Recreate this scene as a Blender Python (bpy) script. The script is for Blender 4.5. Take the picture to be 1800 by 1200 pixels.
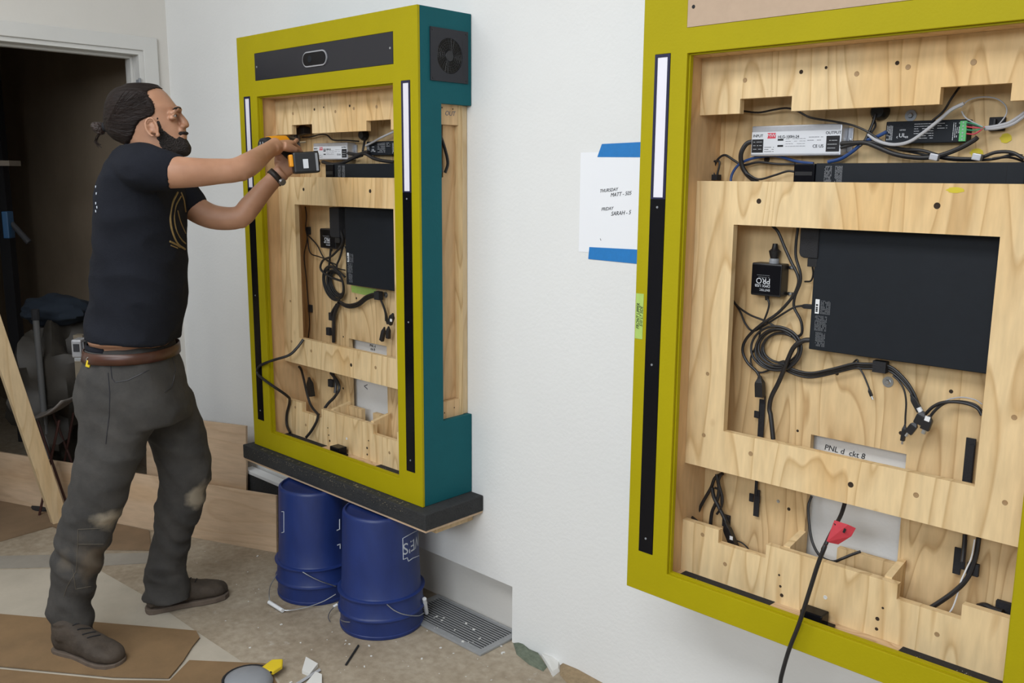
import bpy, bmesh, math, random
from mathutils import Vector, Matrix
from mathutils.geometry import tessellate_polygon
random.seed(7)
SC = bpy.context.scene
for o in list(bpy.data.objects): bpy.data.objects.remove(o)
C = SC.collection

# ------------------------------------------------------------------ camera
FPX, YAW, PITCH, ROLL = 1599.33, 0.757650, 0.179677, 0.0067565
CAM = Vector((3.24909, -1.89655, 1.59039))
_f = Vector((-math.sin(YAW)*math.cos(PITCH), math.cos(YAW)*math.cos(PITCH), -math.sin(PITCH)))
_r = Vector((math.cos(YAW), math.sin(YAW), 0)); _u = _r.cross(_f)
_R = _r*math.cos(ROLL)+_u*math.sin(ROLL); _U = -_r*math.sin(ROLL)+_u*math.cos(ROLL)
cd = bpy.data.cameras.new('camera'); cam = bpy.data.objects.new('camera', cd); C.objects.link(cam)
m = Matrix.Identity(4)
for i in range(3):
    m[i][0] = _R[i]; m[i][1] = _U[i]; m[i][2] = -_f[i]; m[i][3] = CAM[i]
cam.matrix_world = m
cd.sensor_width = 36; cd.lens = FPX/1800*36; cd.clip_start = 0.05
SC.camera = cam
# ------------------------------------------------------------------ light
SC.view_settings.view_transform = 'Standard'; SC.view_settings.look = 'None'
SC.view_settings.gamma = 1; SC.view_settings.use_curve_mapping = False
SC.view_settings.exposure = -0.17
w = bpy.data.worlds.new('world'); SC.world = w; w.use_nodes = True
w.node_tree.nodes['Background'].inputs[0].default_value = (0.80, 0.88, 1.0, 1)
w.node_tree.nodes['Background'].inputs[1].default_value = 0.17
def area(name, loc, target, sx, sy, power, col):
    l = bpy.data.lights.new(name, 'AREA'); l.shape = 'RECTANGLE'; l.size = sx; l.size_y = sy
    l.energy = power; l.color = col
    o = bpy.data.objects.new(name, l); C.objects.link(o); o.location = loc
    o.rotation_euler = (Vector(target)-Vector(loc)).to_track_quat('-Z', 'Y').to_euler()
area('window_light', (3.4, -5.0, 2.7), (1.3, 0.2, 1.7), 3.2, 1.0, 125, (0.86, 0.93, 1.0))
area('ceiling_light', (1.6, -1.9, 3.12), (1.6, -1.6, 0), 3.6, 1.5, 128, (0.95, 0.975, 1.0))

# ------------------------------------------------------------------ helpers
def ray(px, py): return _f + _R*((px-900)/FPX) + _U*((600-py)/FPX)
def PY(px, py, Y): d = ray(px, py); return CAM + d*((Y-CAM.y)/d.y)      # photo direction met with a real plane y=Y
def PX(px, py, X): d = ray(px, py); return CAM + d*((X-CAM.x)/d.x)
def PZ(px, py, Z=0.0): d = ray(px, py); return CAM + d*((Z-CAM.z)/d.z)

def nt(name):
    m = bpy.data.materials.new(name); m.use_nodes = True
    t = m.node_tree; b = t.nodes['Principled BSDF']; return m, t, b
def mat(name, col, rough=0.6, metal=0.0, var=0.0, vscale=8, bump=0.0, bscale=60, emit=None, spec=0.5, stretch=(1,1,1), col2=None, coat=0, trans=0):
    m, t, b = nt(name)
    b.inputs['Base Color'].default_value = (*col, 1); b.inputs['Roughness'].default_value = rough
    b.inputs['Metallic'].default_value = metal; b.inputs['Specular IOR Level'].default_value = spec
    if coat: b.inputs['Coat Weight'].default_value = coat
    if trans: b.inputs['Transmission Weight'].default_value = trans
    if emit: b.inputs['Emission Color'].default_value = (*emit[0], 1); b.inputs['Emission Strength'].default_value = emit[1]
    if var or bump:
        tc = t.nodes.new('ShaderNodeTexCoord'); mp = t.nodes.new('ShaderNodeMapping'); mp.inputs['Scale'].default_value = stretch
        t.links.new(tc.outputs['Object'], mp.inputs[0])
    if var:
        n = t.nodes.new('ShaderNodeTexNoise'); n.inputs['Scale'].default_value = vscale; n.inputs['Detail'].default_value = 6; n.inputs['Roughness'].default_value = .65
        t.links.new(mp.outputs[0], n.inputs['Vector'])
        r = t.nodes.new('ShaderNodeValToRGB'); r.color_ramp.elements[0].position = .3; r.color_ramp.elements[1].position = .7
        c2 = col2 or tuple(c*(1-var) for c in col)
        r.color_ramp.elements[0].color = (*c2, 1); r.color_ramp.elements[1].color = (*col, 1)
        t.links.new(n.outputs['Fac'], r.inputs[0]); t.links.new(r.outputs[0], b.inputs['Base Color'])
    if bump:
        n = t.nodes.new('ShaderNodeTexNoise'); n.inputs['Scale'].default_value = bscale; n.inputs['Detail'].default_value = 3
        t.links.new(mp.outputs[0], n.inputs['Vector'])
        bp = t.nodes.new('ShaderNodeBump'); bp.inputs['Strength'].default_value = bump; bp.inputs['Distance'].default_value = .01
        t.links.new(n.outputs['Fac'], bp.inputs['Height']); t.links.new(bp.outputs[0], b.inputs['Normal'])
    return m
def ply(name, light, dark, axis='z', knot=None, ring=5.0, amt=1.0, seed=0.0):
    """plywood: rotary cut veneer, long wavering growth lines along one axis"""
    m, t, b = nt(name); N = t.nodes.new; L = t.links.new
    tc = N('ShaderNodeTexCoord'); mp = N('ShaderNodeMapping')
    sc = {'z': (1, 1, .16), 'x': (.16, 1, 1), 'y': (1, .16, 1)}[axis]
    mp.inputs['Scale'].default_value = sc; mp.inputs['Location'].default_value = (seed, seed*.7, seed*.3)
    L(tc.outputs['Object'], mp.inputs[0])
    big = N('ShaderNodeTexNoise'); big.inputs['Scale'].default_value = ring; big.inputs['Detail'].default_value = 2; big.inputs['Distortion'].default_value = .25
    L(mp.outputs[0], big.inputs['Vector'])
    mul = N('ShaderNodeMath'); mul.operation = 'MULTIPLY'; mul.inputs[1].default_value = 12; L(big.outputs['Fac'], mul.inputs[0])
    fr = N('ShaderNodeMath'); fr.operation = 'FRACT'; L(mul.outputs[0], fr.inputs[0])
    r = N('ShaderNodeValToRGB'); e = r.color_ramp.elements
    e[0].position = 0; e[0].color = (*light, 1); e[1].position = 1; e[1].color = (*light, 1)
    x = e.new(.80); x.color = (*[l*.55+d*.45 for l, d in zip(light, dark)], 1)
    x = e.new(.91); x.color = (*dark, 1)
    x = e.new(.50); x.color = (*[l*.94+d*.06 for l, d in zip(light, dark)], 1)
    L(fr.outputs[0], r.inputs[0])
    fine = N('ShaderNodeTexNoise'); fine.inputs['Scale'].default_value = 70; fine.inputs['Detail'].default_value = 4; L(mp.outputs[0], fine.inputs['Vector'])
    patch = N('ShaderNodeTexNoise'); patch.inputs['Scale'].default_value = 3.2; patch.inputs['Detail'].default_value = 3; L(mp.outputs[0], patch.inputs['Vector'])
    pr = N('ShaderNodeValToRGB'); pr.color_ramp.elements[0].position = .56; pr.color_ramp.elements[1].position = .76
    pr.color_ramp.elements[0].color = (1, 1, 1, 1); pr.color_ramp.elements[1].color = (.93, .80, .62, 1); L(patch.outputs['Fac'], pr.inputs[0])
    mx = N('ShaderNodeMixRGB'); mx.blend_type = 'MIX'; mx.inputs[0].default_value = .78*amt; mx.inputs[1].default_value = (*light, 1); L(r.outputs[0], mx.inputs[2])
    m2 = N('ShaderNodeMixRGB'); m2.blend_type = 'MULTIPLY'; m2.inputs[0].default_value = .9; L(mx.outputs[0], m2.inputs[1]); L(pr.outputs[0], m2.inputs[2])
    fr2 = N('ShaderNodeMapRange'); fr2.inputs[1].default_value = .3; fr2.inputs[2].default_value = .7; fr2.inputs[3].default_value = .88; fr2.inputs[4].default_value = 1.04; L(fine.outputs['Fac'], fr2.inputs[0])
    m3 = N('ShaderNodeMixRGB'); m3.blend_type = 'MULTIPLY'; m3.inputs[0].default_value = 1; L(m2.outputs[0], m3.inputs[1]); L(fr2.outputs[0], m3.inputs[2])
    out = m3.outputs[0]
    if knot:
        v = N('ShaderNodeTexVoronoi'); v.inputs['Scale'].default_value = 3.3; mpk = N('ShaderNodeMapping'); mpk.inputs['Scale'].default_value = (1, 1, .7); L(tc.outputs['Object'], mpk.inputs[0]); L(mpk.outputs[0], v.inputs['Vector'])
        kr = N('ShaderNodeValToRGB'); kr.color_ramp.elements[0].position = .015; kr.color_ramp.elements[0].color = (*knot, 1)
        kr.color_ramp.elements[1].position = .05; kr.color_ramp.elements[1].color = (1, 1, 1, 1); L(v.outputs['Distance'], kr.inputs[0])
        m4 = N('ShaderNodeMixRGB'); m4.blend_type = 'MULTIPLY'; m4.inputs[0].default_value = .8; L(out, m4.inputs[1]); L(kr.outputs[0], m4.inputs[2]); out = m4.outputs[0]
    L(out, b.inputs['Base Color']); b.inputs['Roughness'].default_value = .62; b.inputs['Specular IOR Level'].default_value = .3
    bp = N('ShaderNodeBump'); bp.inputs['Strength'].default_value = .15; bp.inputs['Distance'].default_value = .004; L(fine.outputs['Fac'], bp.inputs['Height']); L(bp.outputs[0], b.inputs['Normal'])
    return m
M = {}
M['wall'] = mat('wall_paint', (.80, .80, .785), .75, var=.035, vscale=2.5, bump=.08, bscale=90)
M['wall_warm'] = mat('wall_paint_warm', (.70, .67, .62), .75, var=.04, vscale=3, bump=.06, bscale=90)
M['trim'] = mat('trim_paint', (.66, .65, .62), .5, var=.04, vscale=5)
M['ceil'] = mat('ceiling_paint', (.75, .75, .74), .8, var=.03)
M['olive'] = mat('olive_paint', (.400, .335, .001), .6, spec=.2, var=.07, vscale=5, bump=.06, bscale=150)
M['teal'] = mat('teal_paint', (.009, .108, .128), .6, spec=.15, var=.10, vscale=7, bump=.06, bscale=150)
M['ply'] = ply('plywood', (.80, .60, .335), (.56, .36, .16), knot=(.5, .33, .2))
M['ply_back'] = ply('plywood_back', (.73, .53, .285), (.46, .28, .12), ring=6, seed=3.1, knot=(.45, .3, .2))
M['ply_side'] = ply('plywood_side', (.70, .47, .25), (.50, .28, .12), ring=3, seed=6.3, amt=.7)
M['plyx'] = ply('plywood_edge', (.68, .49, .30), (.45, .27, .13), axis='x', ring=14)
M['mdf'] = mat('mdf', (.50, .365, .26), .75, var=.08, vscale=30)
M['black'] = mat('black_plastic', (.012, .012, .014), .42, var=.2, vscale=40)
M['matblack'] = mat('matt_black', (.014, .014, .017), .8, var=.25, vscale=60, bump=.2, bscale=300)
M['bluedark'] = mat('dark_blue_black_metal', (.010, .013, .018), .6, spec=.25, var=.15, vscale=30)
M['gloss'] = mat('gloss_black', (.006, .006, .008), .15, var=.1, spec=.15)
M['greyblack'] = mat('grey_black_acrylic', (.022, .022, .028), .3, spec=.3)
M['cable'] = mat('cable_rubber', (.014, .013, .014), .45)
M['bluecable'] = mat('blue_cable', (.02, .06, .20), .45)
M['greycable'] = mat('grey_cable', (.42, .42, .44), .4)
M['navy'] = mat('navy_bezel', (.012, .012, .05), .4)
M['diff'] = mat('white_diffuser', (.80, .78, .86), .5)
M['alu'] = mat('aluminium', (.55, .56, .60), .38, metal=.6, var=.12, vscale=50)
M['steel'] = mat('steel', (.5, .52, .54), .3, metal=.9)
M['label'] = mat('silver_label', (.66, .68, .72), .45)
M['white'] = mat('white_plastic', (.78, .79, .80), .5)
M['paper'] = mat('paper', (.86, .87, .90), .8)
M['ink'] = mat('ink', (.01, .01, .012), .8)
M['greyink'] = mat('grey_print', (.16, .16, .18), .8)
M['red'] = mat('red_print', (.62, .04, .07), .6)
M['redtag'] = mat('red_tag', (.60, .045, .065), .55, var=.15, vscale=60)
M['green'] = mat('green_terminal', (.10, .42, .14), .5)
M['tapegreen'] = mat('green_tape', (.42, .60, .14), .6, var=.1, vscale=60)
M['yellowpaint'] = mat('yellow_stain', (.62, .50, .03), .7)
M['tapeblue'] = mat('blue_tape', (.015, .20, .55), .6, var=.1, vscale=80)
M['bucket'] = mat('blue_pail', (.014, .034, .165), .42, var=.35, vscale=9, bump=.05, bscale=40, stretch=(1, 1, .4))
M['bucketprint'] = mat('pail_print', (.50, .54, .60), .6)
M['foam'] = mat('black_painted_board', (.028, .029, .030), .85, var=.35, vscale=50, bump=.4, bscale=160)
M['pine'] = ply('pine', (.66, .50, .30), (.48, .31, .15), ring=4, seed=1.7, amt=.6)
M['pinex'] = ply('pine_x', (.66, .50, .32), (.48, .31, .15), axis='x', ring=4, amt=.6)
M['tan'] = ply('tan_plywood', (.58, .42, .28), (.46, .31, .19), axis='x', ring=3, seed=4.4, amt=.6)
M['hardboard'] = mat('brown_hardboard', (.25, .155, .075), .7, var=.28, vscale=6, bump=.05)
M['hole'] = mat('dark_hole', (.035, .02, .01), .9)
M['screw'] = mat('screw_mark', (.36, .23, .11), .6)
M['dust'] = mat('drywall_dust', (.70, .69, .66), .9)
M['vent'] = mat('vent_metal', (.40, .41, .42), .4, metal=.3, var=.15, vscale=40)
M['ventdark'] = mat('duct_dark', (.02, .018, .015), .9)
M['grey'] = mat('grey_plastic', (.25, .26, .28), .5)
M['yellow'] = mat('yellow_plastic', (.75, .55, .02), .5)
M['orange'] = mat('orange_plastic', (.85, .34, .01), .45)

def concrete():
    m, t, b = nt('concrete_floor'); N = t.nodes.new; L = t.links.new
    tc = N('ShaderNodeTexCoord')
    def noise(s, d, off=0, rough=.6):
        mp = N('ShaderNodeMapping'); mp.inputs['Location'].default_value = (off, off*.6, 0); L(tc.outputs['Object'], mp.inputs[0])
        n = N('ShaderNodeTexNoise'); n.inputs['Scale'].default_value = s; n.inputs['Detail'].default_value = d; n.inputs['Roughness'].default_value = rough
        L(mp.outputs[0], n.inputs['Vector']); return n
    def ramp(n, stops):
        r = N('ShaderNodeValToRGB'); e = r.color_ramp.elements
        e[0].position, e[0].color = stops[0][0], (*stops[0][1], 1); e[1].position, e[1].color = stops[-1][0], (*stops[-1][1], 1)
        for p, c in stops[1:-1]: x = e.new(p); x.color = (*c, 1)
        L(n.outputs['Fac'], r.inputs[0]); return r
    a = ramp(noise(2.2, 8, 1.3, .7), [(.30, (.26, .205, .145)), (.46, (.35, .29, .215)), (.60, (.41, .35, .27)), (.75, (.50, .45, .37))])
    f = ramp(noise(34, 5, 4), [(.32, (.80, .78, .75)), (.68, (1.08, 1.08, 1.08))])
    mx = N('ShaderNodeMixRGB'); mx.blend_type = 'MULTIPLY'; mx.inputs[0].default_value = 1; L(a.outputs[0], mx.inputs[1]); L(f.outputs[0], mx.inputs[2])
    s = ramp(noise(7, 9, 9, .78), [(.60, (0, 0, 0)), (.70, (1, 1, 1))])
    m2 = N('ShaderNodeMixRGB'); m2.inputs[2].default_value = (.62, .60, .57, 1); mm = N('ShaderNodeMath'); mm.operation = 'MULTIPLY'; mm.inputs[1].default_value = .55
    L(s.outputs[0], mm.inputs[0]); L(mm.outputs[0], m2.inputs[0]); L(mx.outputs[0], m2.inputs[1])
    L(m2.outputs[0], b.inputs['Base Color']); b.inputs['Roughness'].default_value = .7; b.inputs['Specular IOR Level'].default_value = .35
    n = noise(20, 6, 2); bp = N('ShaderNodeBump'); bp.inputs['Strength'].default_value = .25; bp.inputs['Distance'].default_value = .01; L(n.outputs['Fac'], bp.inputs['Height']); L(bp.outputs[0], b.inputs['Normal'])
    return m
M['concrete'] = concrete()

class MB:
    def __init__(s): s.v = []; s.f = []; s.mi = []
    def add(s, vs, fs, mi=0):
        n = len(s.v); s.v += [tuple(v) for v in vs]; s.f += [tuple(n+i for i in f) for f in fs]; s.mi += [mi]*len(fs); return s
    def box(s, x0, x1, y0, y1, z0, z1, mi=0):
        x0, x1 = min(x0, x1), max(x0, x1); y0, y1 = min(y0, y1), max(y0, y1); z0, z1 = min(z0, z1), max(z0, z1)
        v = [(x, y, z) for z in (z0, z1) for y in (y0, y1) for x in (x0, x1)]
        return s.add(v, [(0, 2, 3, 1), (4, 5, 7, 6), (0, 1, 5, 4), (2, 6, 7, 3), (0, 4, 6, 2), (1, 3, 7, 5)], mi)
    def rbox(s, c, sx, sy, sz, rot=None, r=0.0, mi=0):
        """box about a centre, optionally rotated"""
        v = []
        for z in (-sz/2, sz/2):
            for y in (-sy/2, sy/2):
                for x in (-sx/2, sx/2):
                    p = Vector((x, y, z));
                    if rot is not None: p = rot @ p
                    v.append(p+Vector(c))
        return s.add(v, [(0, 2, 3, 1), (4, 5, 7, 6), (0, 1, 5, 4), (2, 6, 7, 3), (0, 4, 6, 2), (1, 3, 7, 5)], mi)
    def grid(s, xs, zs, solid, y0, y1, plane='xz', mi=0):
        """panel with rectangular cut-outs: cells of a grid, solid(xm, zm) says which stay"""
        def P(a, y, b): return (a, y, b) if plane == 'xz' else ((y, a, b) if plane == 'yz' else (a, b, y))
        nx, nz = len(xs)-1, len(zs)-1
        S = [[solid((xs[i]+xs[i+1])/2, (zs[j]+zs[j+1])/2) for j in range(nz)] for i in range(nx)]
        ok = lambda i, j: 0 <= i < nx and 0 <= j < nz and S[i][j]
        for i in range(nx):
            for j in range(nz):
                if not S[i][j]: continue
                a, b, c, d = xs[i], xs[i+1], zs[j], zs[j+1]
                s.add([P(a, y0, c), P(b, y0, c), P(b, y0, d), P(a, y0, d)], [(0, 1, 2, 3)], mi)
                s.add([P(a, y1, c), P(b, y1, c), P(b, y1, d), P(a, y1, d)], [(3, 2, 1, 0)], mi)
                if not ok(i-1, j): s.add([P(a, y0, c), P(a, y0, d), P(a, y1, d), P(a, y1, c)], [(0, 1, 2, 3)], mi)
                if not ok(i+1, j): s.add([P(b, y0, c), P(b, y1, c), P(b, y1, d), P(b, y0, d)], [(0, 1, 2, 3)], mi)
                if not ok(i, j-1): s.add([P(a, y0, c), P(a, y1, c), P(b, y1, c), P(b, y0, c)], [(0, 1, 2, 3)], mi)
                if not ok(i, j+1): s.add([P(a, y0, d), P(b, y0, d), P(b, y1, d), P(a, y1, d)], [(0, 1, 2, 3)], mi)
        return s
    def prism(s, poly, h, mi=0, axis='z', base=0.0):
        """polygon (2D points) extruded from base to base+h along an axis"""
        P = {'z': lambda a, b, c: (a, b, c), 'y': lambda a, b, c: (a, c, b), 'x': lambda a, b, c: (c, a, b)}[axis]
        n = len(poly); v = [P(a, b, base) for a, b in poly]+[P(a, b, base+h) for a, b in poly]
        f = []
        for t in tessellate_polygon([[Vector((a, b, 0)) for a, b in poly]]): f.append(tuple(reversed(t))); f.append(tuple(i+n for i in t))
        for i in range(n): j = (i+1) % n; f.append((i, j, j+n, i+n))
        return s.add(v, f, mi)
    def tube(s, pts, r, seg=8, smooth=0, mi=0, caps=True):
        pts = [Vector(p) for p in pts]
        if smooth and len(pts) > 2: pts = catmull(pts, smooth)
        rs = r if isinstance(r, (list, tuple)) else [r]*len(pts)
        if len(rs) != len(pts): rs = [rs[min(int(i*(len(rs)-1)/(len(pts)-1)+.5), len(rs)-1)] for i in range(len(pts))]
        n = len(s.v); up = None
        for i, p in enumerate(pts):
            d = (pts[min(i+1, len(pts)-1)]-pts[max(i-1, 0)]);
            d = d.normalized() if d.length > 1e-9 else Vector((0, 0, 1))
            if up is None:
                up = Vector((0, 0, 1)) if abs(d.z) < .9 else Vector((1, 0, 0))
            a = d.cross(up)
            if a.length < 1e-6: a = d.cross(Vector((0.3, 1, 0.2)))
            a.normalize(); b = a.cross(d); up = b
            for k in range(seg):
                t = 2*math.pi*k/seg; s.v.append(tuple(p+a*(rs[i]*math.cos(t))+b*(rs[i]*math.sin(t))))
        for i in range(len(pts)-1):
            for k in range(seg):
                s.f.append((n+i*seg+k, n+i*seg+(k+1) % seg, n+(i+1)*seg+(k+1) % seg, n+(i+1)*seg+k)); s.mi.append(mi)
        if caps:
            s.f.append(tuple(n+k for k in reversed(range(seg)))); s.mi.append(mi)
            e = n+(len(pts)-1)*seg; s.f.append(tuple(e+k for k in range(seg))); s.mi.append(mi)
        return s
    def lathe(s, prof, c=(0, 0, 0), seg=40, mi=0, axis='z', close=False):
        n = len(s.v); P = {'z': lambda a, b, h: (c[0]+a, c[1]+b, c[2]+h), 'y': lambda a, b, h: (c[0]+a, c[1]+h, c[2]+b), 'x': lambda a, b, h: (c[0]+h, c[1]+a, c[2]+b)}[axis]
        for r, h in prof:
            for k in range(seg): t = 2*math.pi*k/seg; s.v.append(P(r*math.cos(t), r*math.sin(t), h))
        for i in range(len(prof)-1):
            for k in range(seg): s.f.append((n+i*seg+k, n+i*seg+(k+1) % seg, n+(i+1)*seg+(k+1) % seg, n+(i+1)*seg+k)); s.mi.append(mi)
        if close:
            s.f.append(tuple(n+k for k in range(seg))); s.mi.append(mi); e = n+(len(prof)-1)*seg; s.f.append(tuple(e+k for k in range(seg))); s.mi.append(mi)
        return s
    def build(s, name, mats, parent=None, loc=None, bevel=0, smooth=False, rot=None):
        me = bpy.data.meshes.new(name); me.from_pydata(s.v, [], s.f); me.validate()
        ms = mats if isinstance(mats, (list, tuple)) else [mats]
        for x in ms: me.materials.append(x)
        if len(ms) > 1 and len(me.polygons) == len(s.mi): me.polygons.foreach_set('material_index', s.mi)
        bm = bmesh.new(); bm.from_mesh(me)
        if bevel: bmesh.ops.remove_doubles(bm, verts=bm.verts, dist=1e-6)
        bmesh.ops.recalc_face_normals(bm, faces=bm.faces); bm.to_mesh(me); bm.free()
        o = bpy.data.objects.new(name, me); C.objects.link(o)
        if smooth:
            for p in me.polygons: p.use_smooth = True
            me.set_sharp_from_angle(angle=math.radians(40))
        if bevel:
            b = o.modifiers.new('bevel', 'BEVEL'); b.width = bevel; b.segments = 2; b.limit_method = 'ANGLE'; b.angle_limit = math.radians(40)
        if parent: o.parent = parent
        if loc is not None: o.location = loc
        if rot is not None: o.rotation_euler = rot
        return o
def catmull(pts, n=6):
    out = []; P = [pts[0]*2-pts[1]]+pts+[pts[-1]*2-pts[-2]]
    for i in range(1, len(P)-2):
        for k in range(n):
            t = k/n; a, b, c, d = P[i-1], P[i], P[i+1], P[i+2]
            out.append(.5*((2*b)+(c-a)*t+(2*a-5*b+4*c-d)*t*t+(3*b-a-3*c+d)*t**3))
    out.append(pts[-1]); return out
def tag(o, label=None, cat=None, group=None, kind=None):
    if label: o['label'] = label
    if cat: o['category'] = cat
    if group: o['group'] = group
    if kind: o['kind'] = kind
    return o
def empty(name, loc, label, cat, group=None, rz=0):
    o = bpy.data.objects.new(name, None); C.objects.link(o); o.location = loc; o.rotation_euler = (0, 0, rz); o.empty_display_size = .05
    return tag(o, label, cat, group)
def text(name, body, size, material, parent=None, origin=(0, 0, 0), right=(1, 0, 0), up=(0, 0, 1), align='CENTER', depth=0.0004, sx=1.0, shear=0.0, bend=None, space=1.0):
    cu = bpy.data.curves.new(name, 'FONT'); cu.body = body; cu.size = size; cu.align_x = align; cu.align_y = 'CENTER'; cu.shear = shear; cu.extrude = depth/2; cu.resolution_u = 3; cu.space_line = .95; cu.space_character = space
    o = bpy.data.objects.new(name, cu); C.objects.link(o)
    bpy.context.view_layer.update()
    me = bpy.data.meshes.new_from_object(o.evaluated_get(bpy.context.evaluated_depsgraph_get())); bpy.data.objects.remove(o); me.name = name
    r = Vector(right).normalized(); u = Vector(up).normalized(); n = r.cross(u)
    for v in me.vertices:
        x, y, z = v.co.x*sx, v.co.y, v.co.z+depth/2+.0002
        v.co = bend(x, y, z) if bend else Vector(origin)+r*x+u*y+n*z
    me.materials.clear(); me.materials.append(material)
    ob = bpy.data.objects.new(name, me); C.objects.link(ob)
    if parent: ob.parent = parent
    return ob
def cable(pts, r, label, material=None, name='cable', group=None, seg=8, world=True):
    """pts: world points; a thing of its own"""
    mb = MB(); mb.tube(pts, r, seg, 5)
    return tag(mb.build(name, material or M['cable'], smooth=True), label, 'cable', group)

# ------------------------------------------------------------------ room shell
WY = .23          # face of the main wall
DX = -1.015       # face of the left (door) wall
def structure(o): o['kind'] = 'structure'; return o
ZC = 3.15
structure(MB().box(-3.9, 6.2, -6.5, .6, -.1, 0).build('floor', M['concrete']))
structure(MB().box(-3.9, 6.2, -6.5, .6, ZC, ZC+.1).build('ceiling', M['ceil']))
# main wall with a low recess for the floor register
structure(MB().grid([-3.9, .45, 1.247, 6.2], [0, .205, ZC], lambda x, z: not (.45 < x < 1.247 and z < .205), WY, WY+.065).build('wall_main', M['wall']))
structure(MB().box(-3.9, 6.2, WY+.065, WY+.16, 0, ZC).build('wall_recess', M['wall_warm']))
# left wall with a door opening
DO1 = .105; DOZ = 2.150
structure(MB().grid([-6.5, -1.05, DO1, WY], [0, DOZ, ZC], lambda y, z: not (-1.05 < y < DO1 and z < DOZ), DX-.14, DX, plane='yz').build('wall_left', M['wall_warm']))
# casing on the room side, jamb and stop
structure(MB().grid([-1.115, -1.05, DO1, DO1+.068], [0, DOZ, DOZ+.062], lambda y, z: not (-1.05 < y < DO1 and z < DOZ), DX-.002, DX+.016, plane='yz').build('trim_1', M['trim'], bevel=.003))
jm = MB().grid([-1.05, -1.03, DO1-.02, DO1+.001], [0, DOZ-.02, DOZ+.001], lambda y, z: not (-1.03 < y < DO1-.02 and z < DOZ-.02), DX-.142, DX+.004, plane='yz')
jm.grid([-1.03, -1.018, DO1-.032, DO1-.02], [0, DOZ-.032, DOZ-.02], lambda y, z: not (-1.018 < y < DO1-.032 and z < DOZ-.032), DX-.10, DX-.06, plane='yz')
door_frame = structure(jm.build('door_1', M['trim'], bevel=.002))
hg = MB().box(DX-.03, DX+.006, DO1-.024, DO1-.019, 1.93, 2.02).tube([(DX+.012, DO1-.026, 1.925), (DX+.012, DO1-.026, 2.025)], .006)
hg.build('hinge', M['grey'], door_frame)
# the unlit storeroom beyond the door
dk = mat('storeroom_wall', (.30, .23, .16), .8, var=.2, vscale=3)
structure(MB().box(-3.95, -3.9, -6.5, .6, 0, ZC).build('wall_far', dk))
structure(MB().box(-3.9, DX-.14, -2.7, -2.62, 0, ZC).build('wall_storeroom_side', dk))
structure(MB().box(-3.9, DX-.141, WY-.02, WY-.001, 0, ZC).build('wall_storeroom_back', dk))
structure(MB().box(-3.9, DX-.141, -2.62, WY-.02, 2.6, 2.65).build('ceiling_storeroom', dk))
structure(MB().box(6.2, 6.3, -6.5, .6, 0, ZC).build('wall_right', M['wall']))

# ------------------------------------------------------------------ kiosks
KW, KD, KH, KZ = 1.05, .228, 1.6, .5
BX = 1.8892
OL, OR, OB, OT = .1265, .9285, .072, 1.377        # opening in the front
S1, S2, S3, S4, SB, SW, ST = .0349, .0801, .970, 1.0128, .1116, 1.0371, 1.3812
S1, S2 = .036, .080
C1, C2, C4, C3 = .1227, .9334, 1.4348, 1.533
PA, PB_ = .087, .106                               # chassis panel
PXS = [.113, .2212, .2221, .3535, .3561, .403, .6769, .6784, .8089, .8147, .8153, .937]
def chassis_solid(x, z):
    if z > 1.2403: return not ((.2221 < x < .3535 or .6769 < x < .8089) and z < 1.2739)
    if z > 1.0819: return False
    if z > .9784: return True
    if z > .4597: return not (.2212 < x < .8153)
    if z > .3528: return True
    if z > .196: return False
    return not ((.2221 < x < .3561 or .6784 < x < .8147) and z > .161)
screw_me = None
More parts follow.
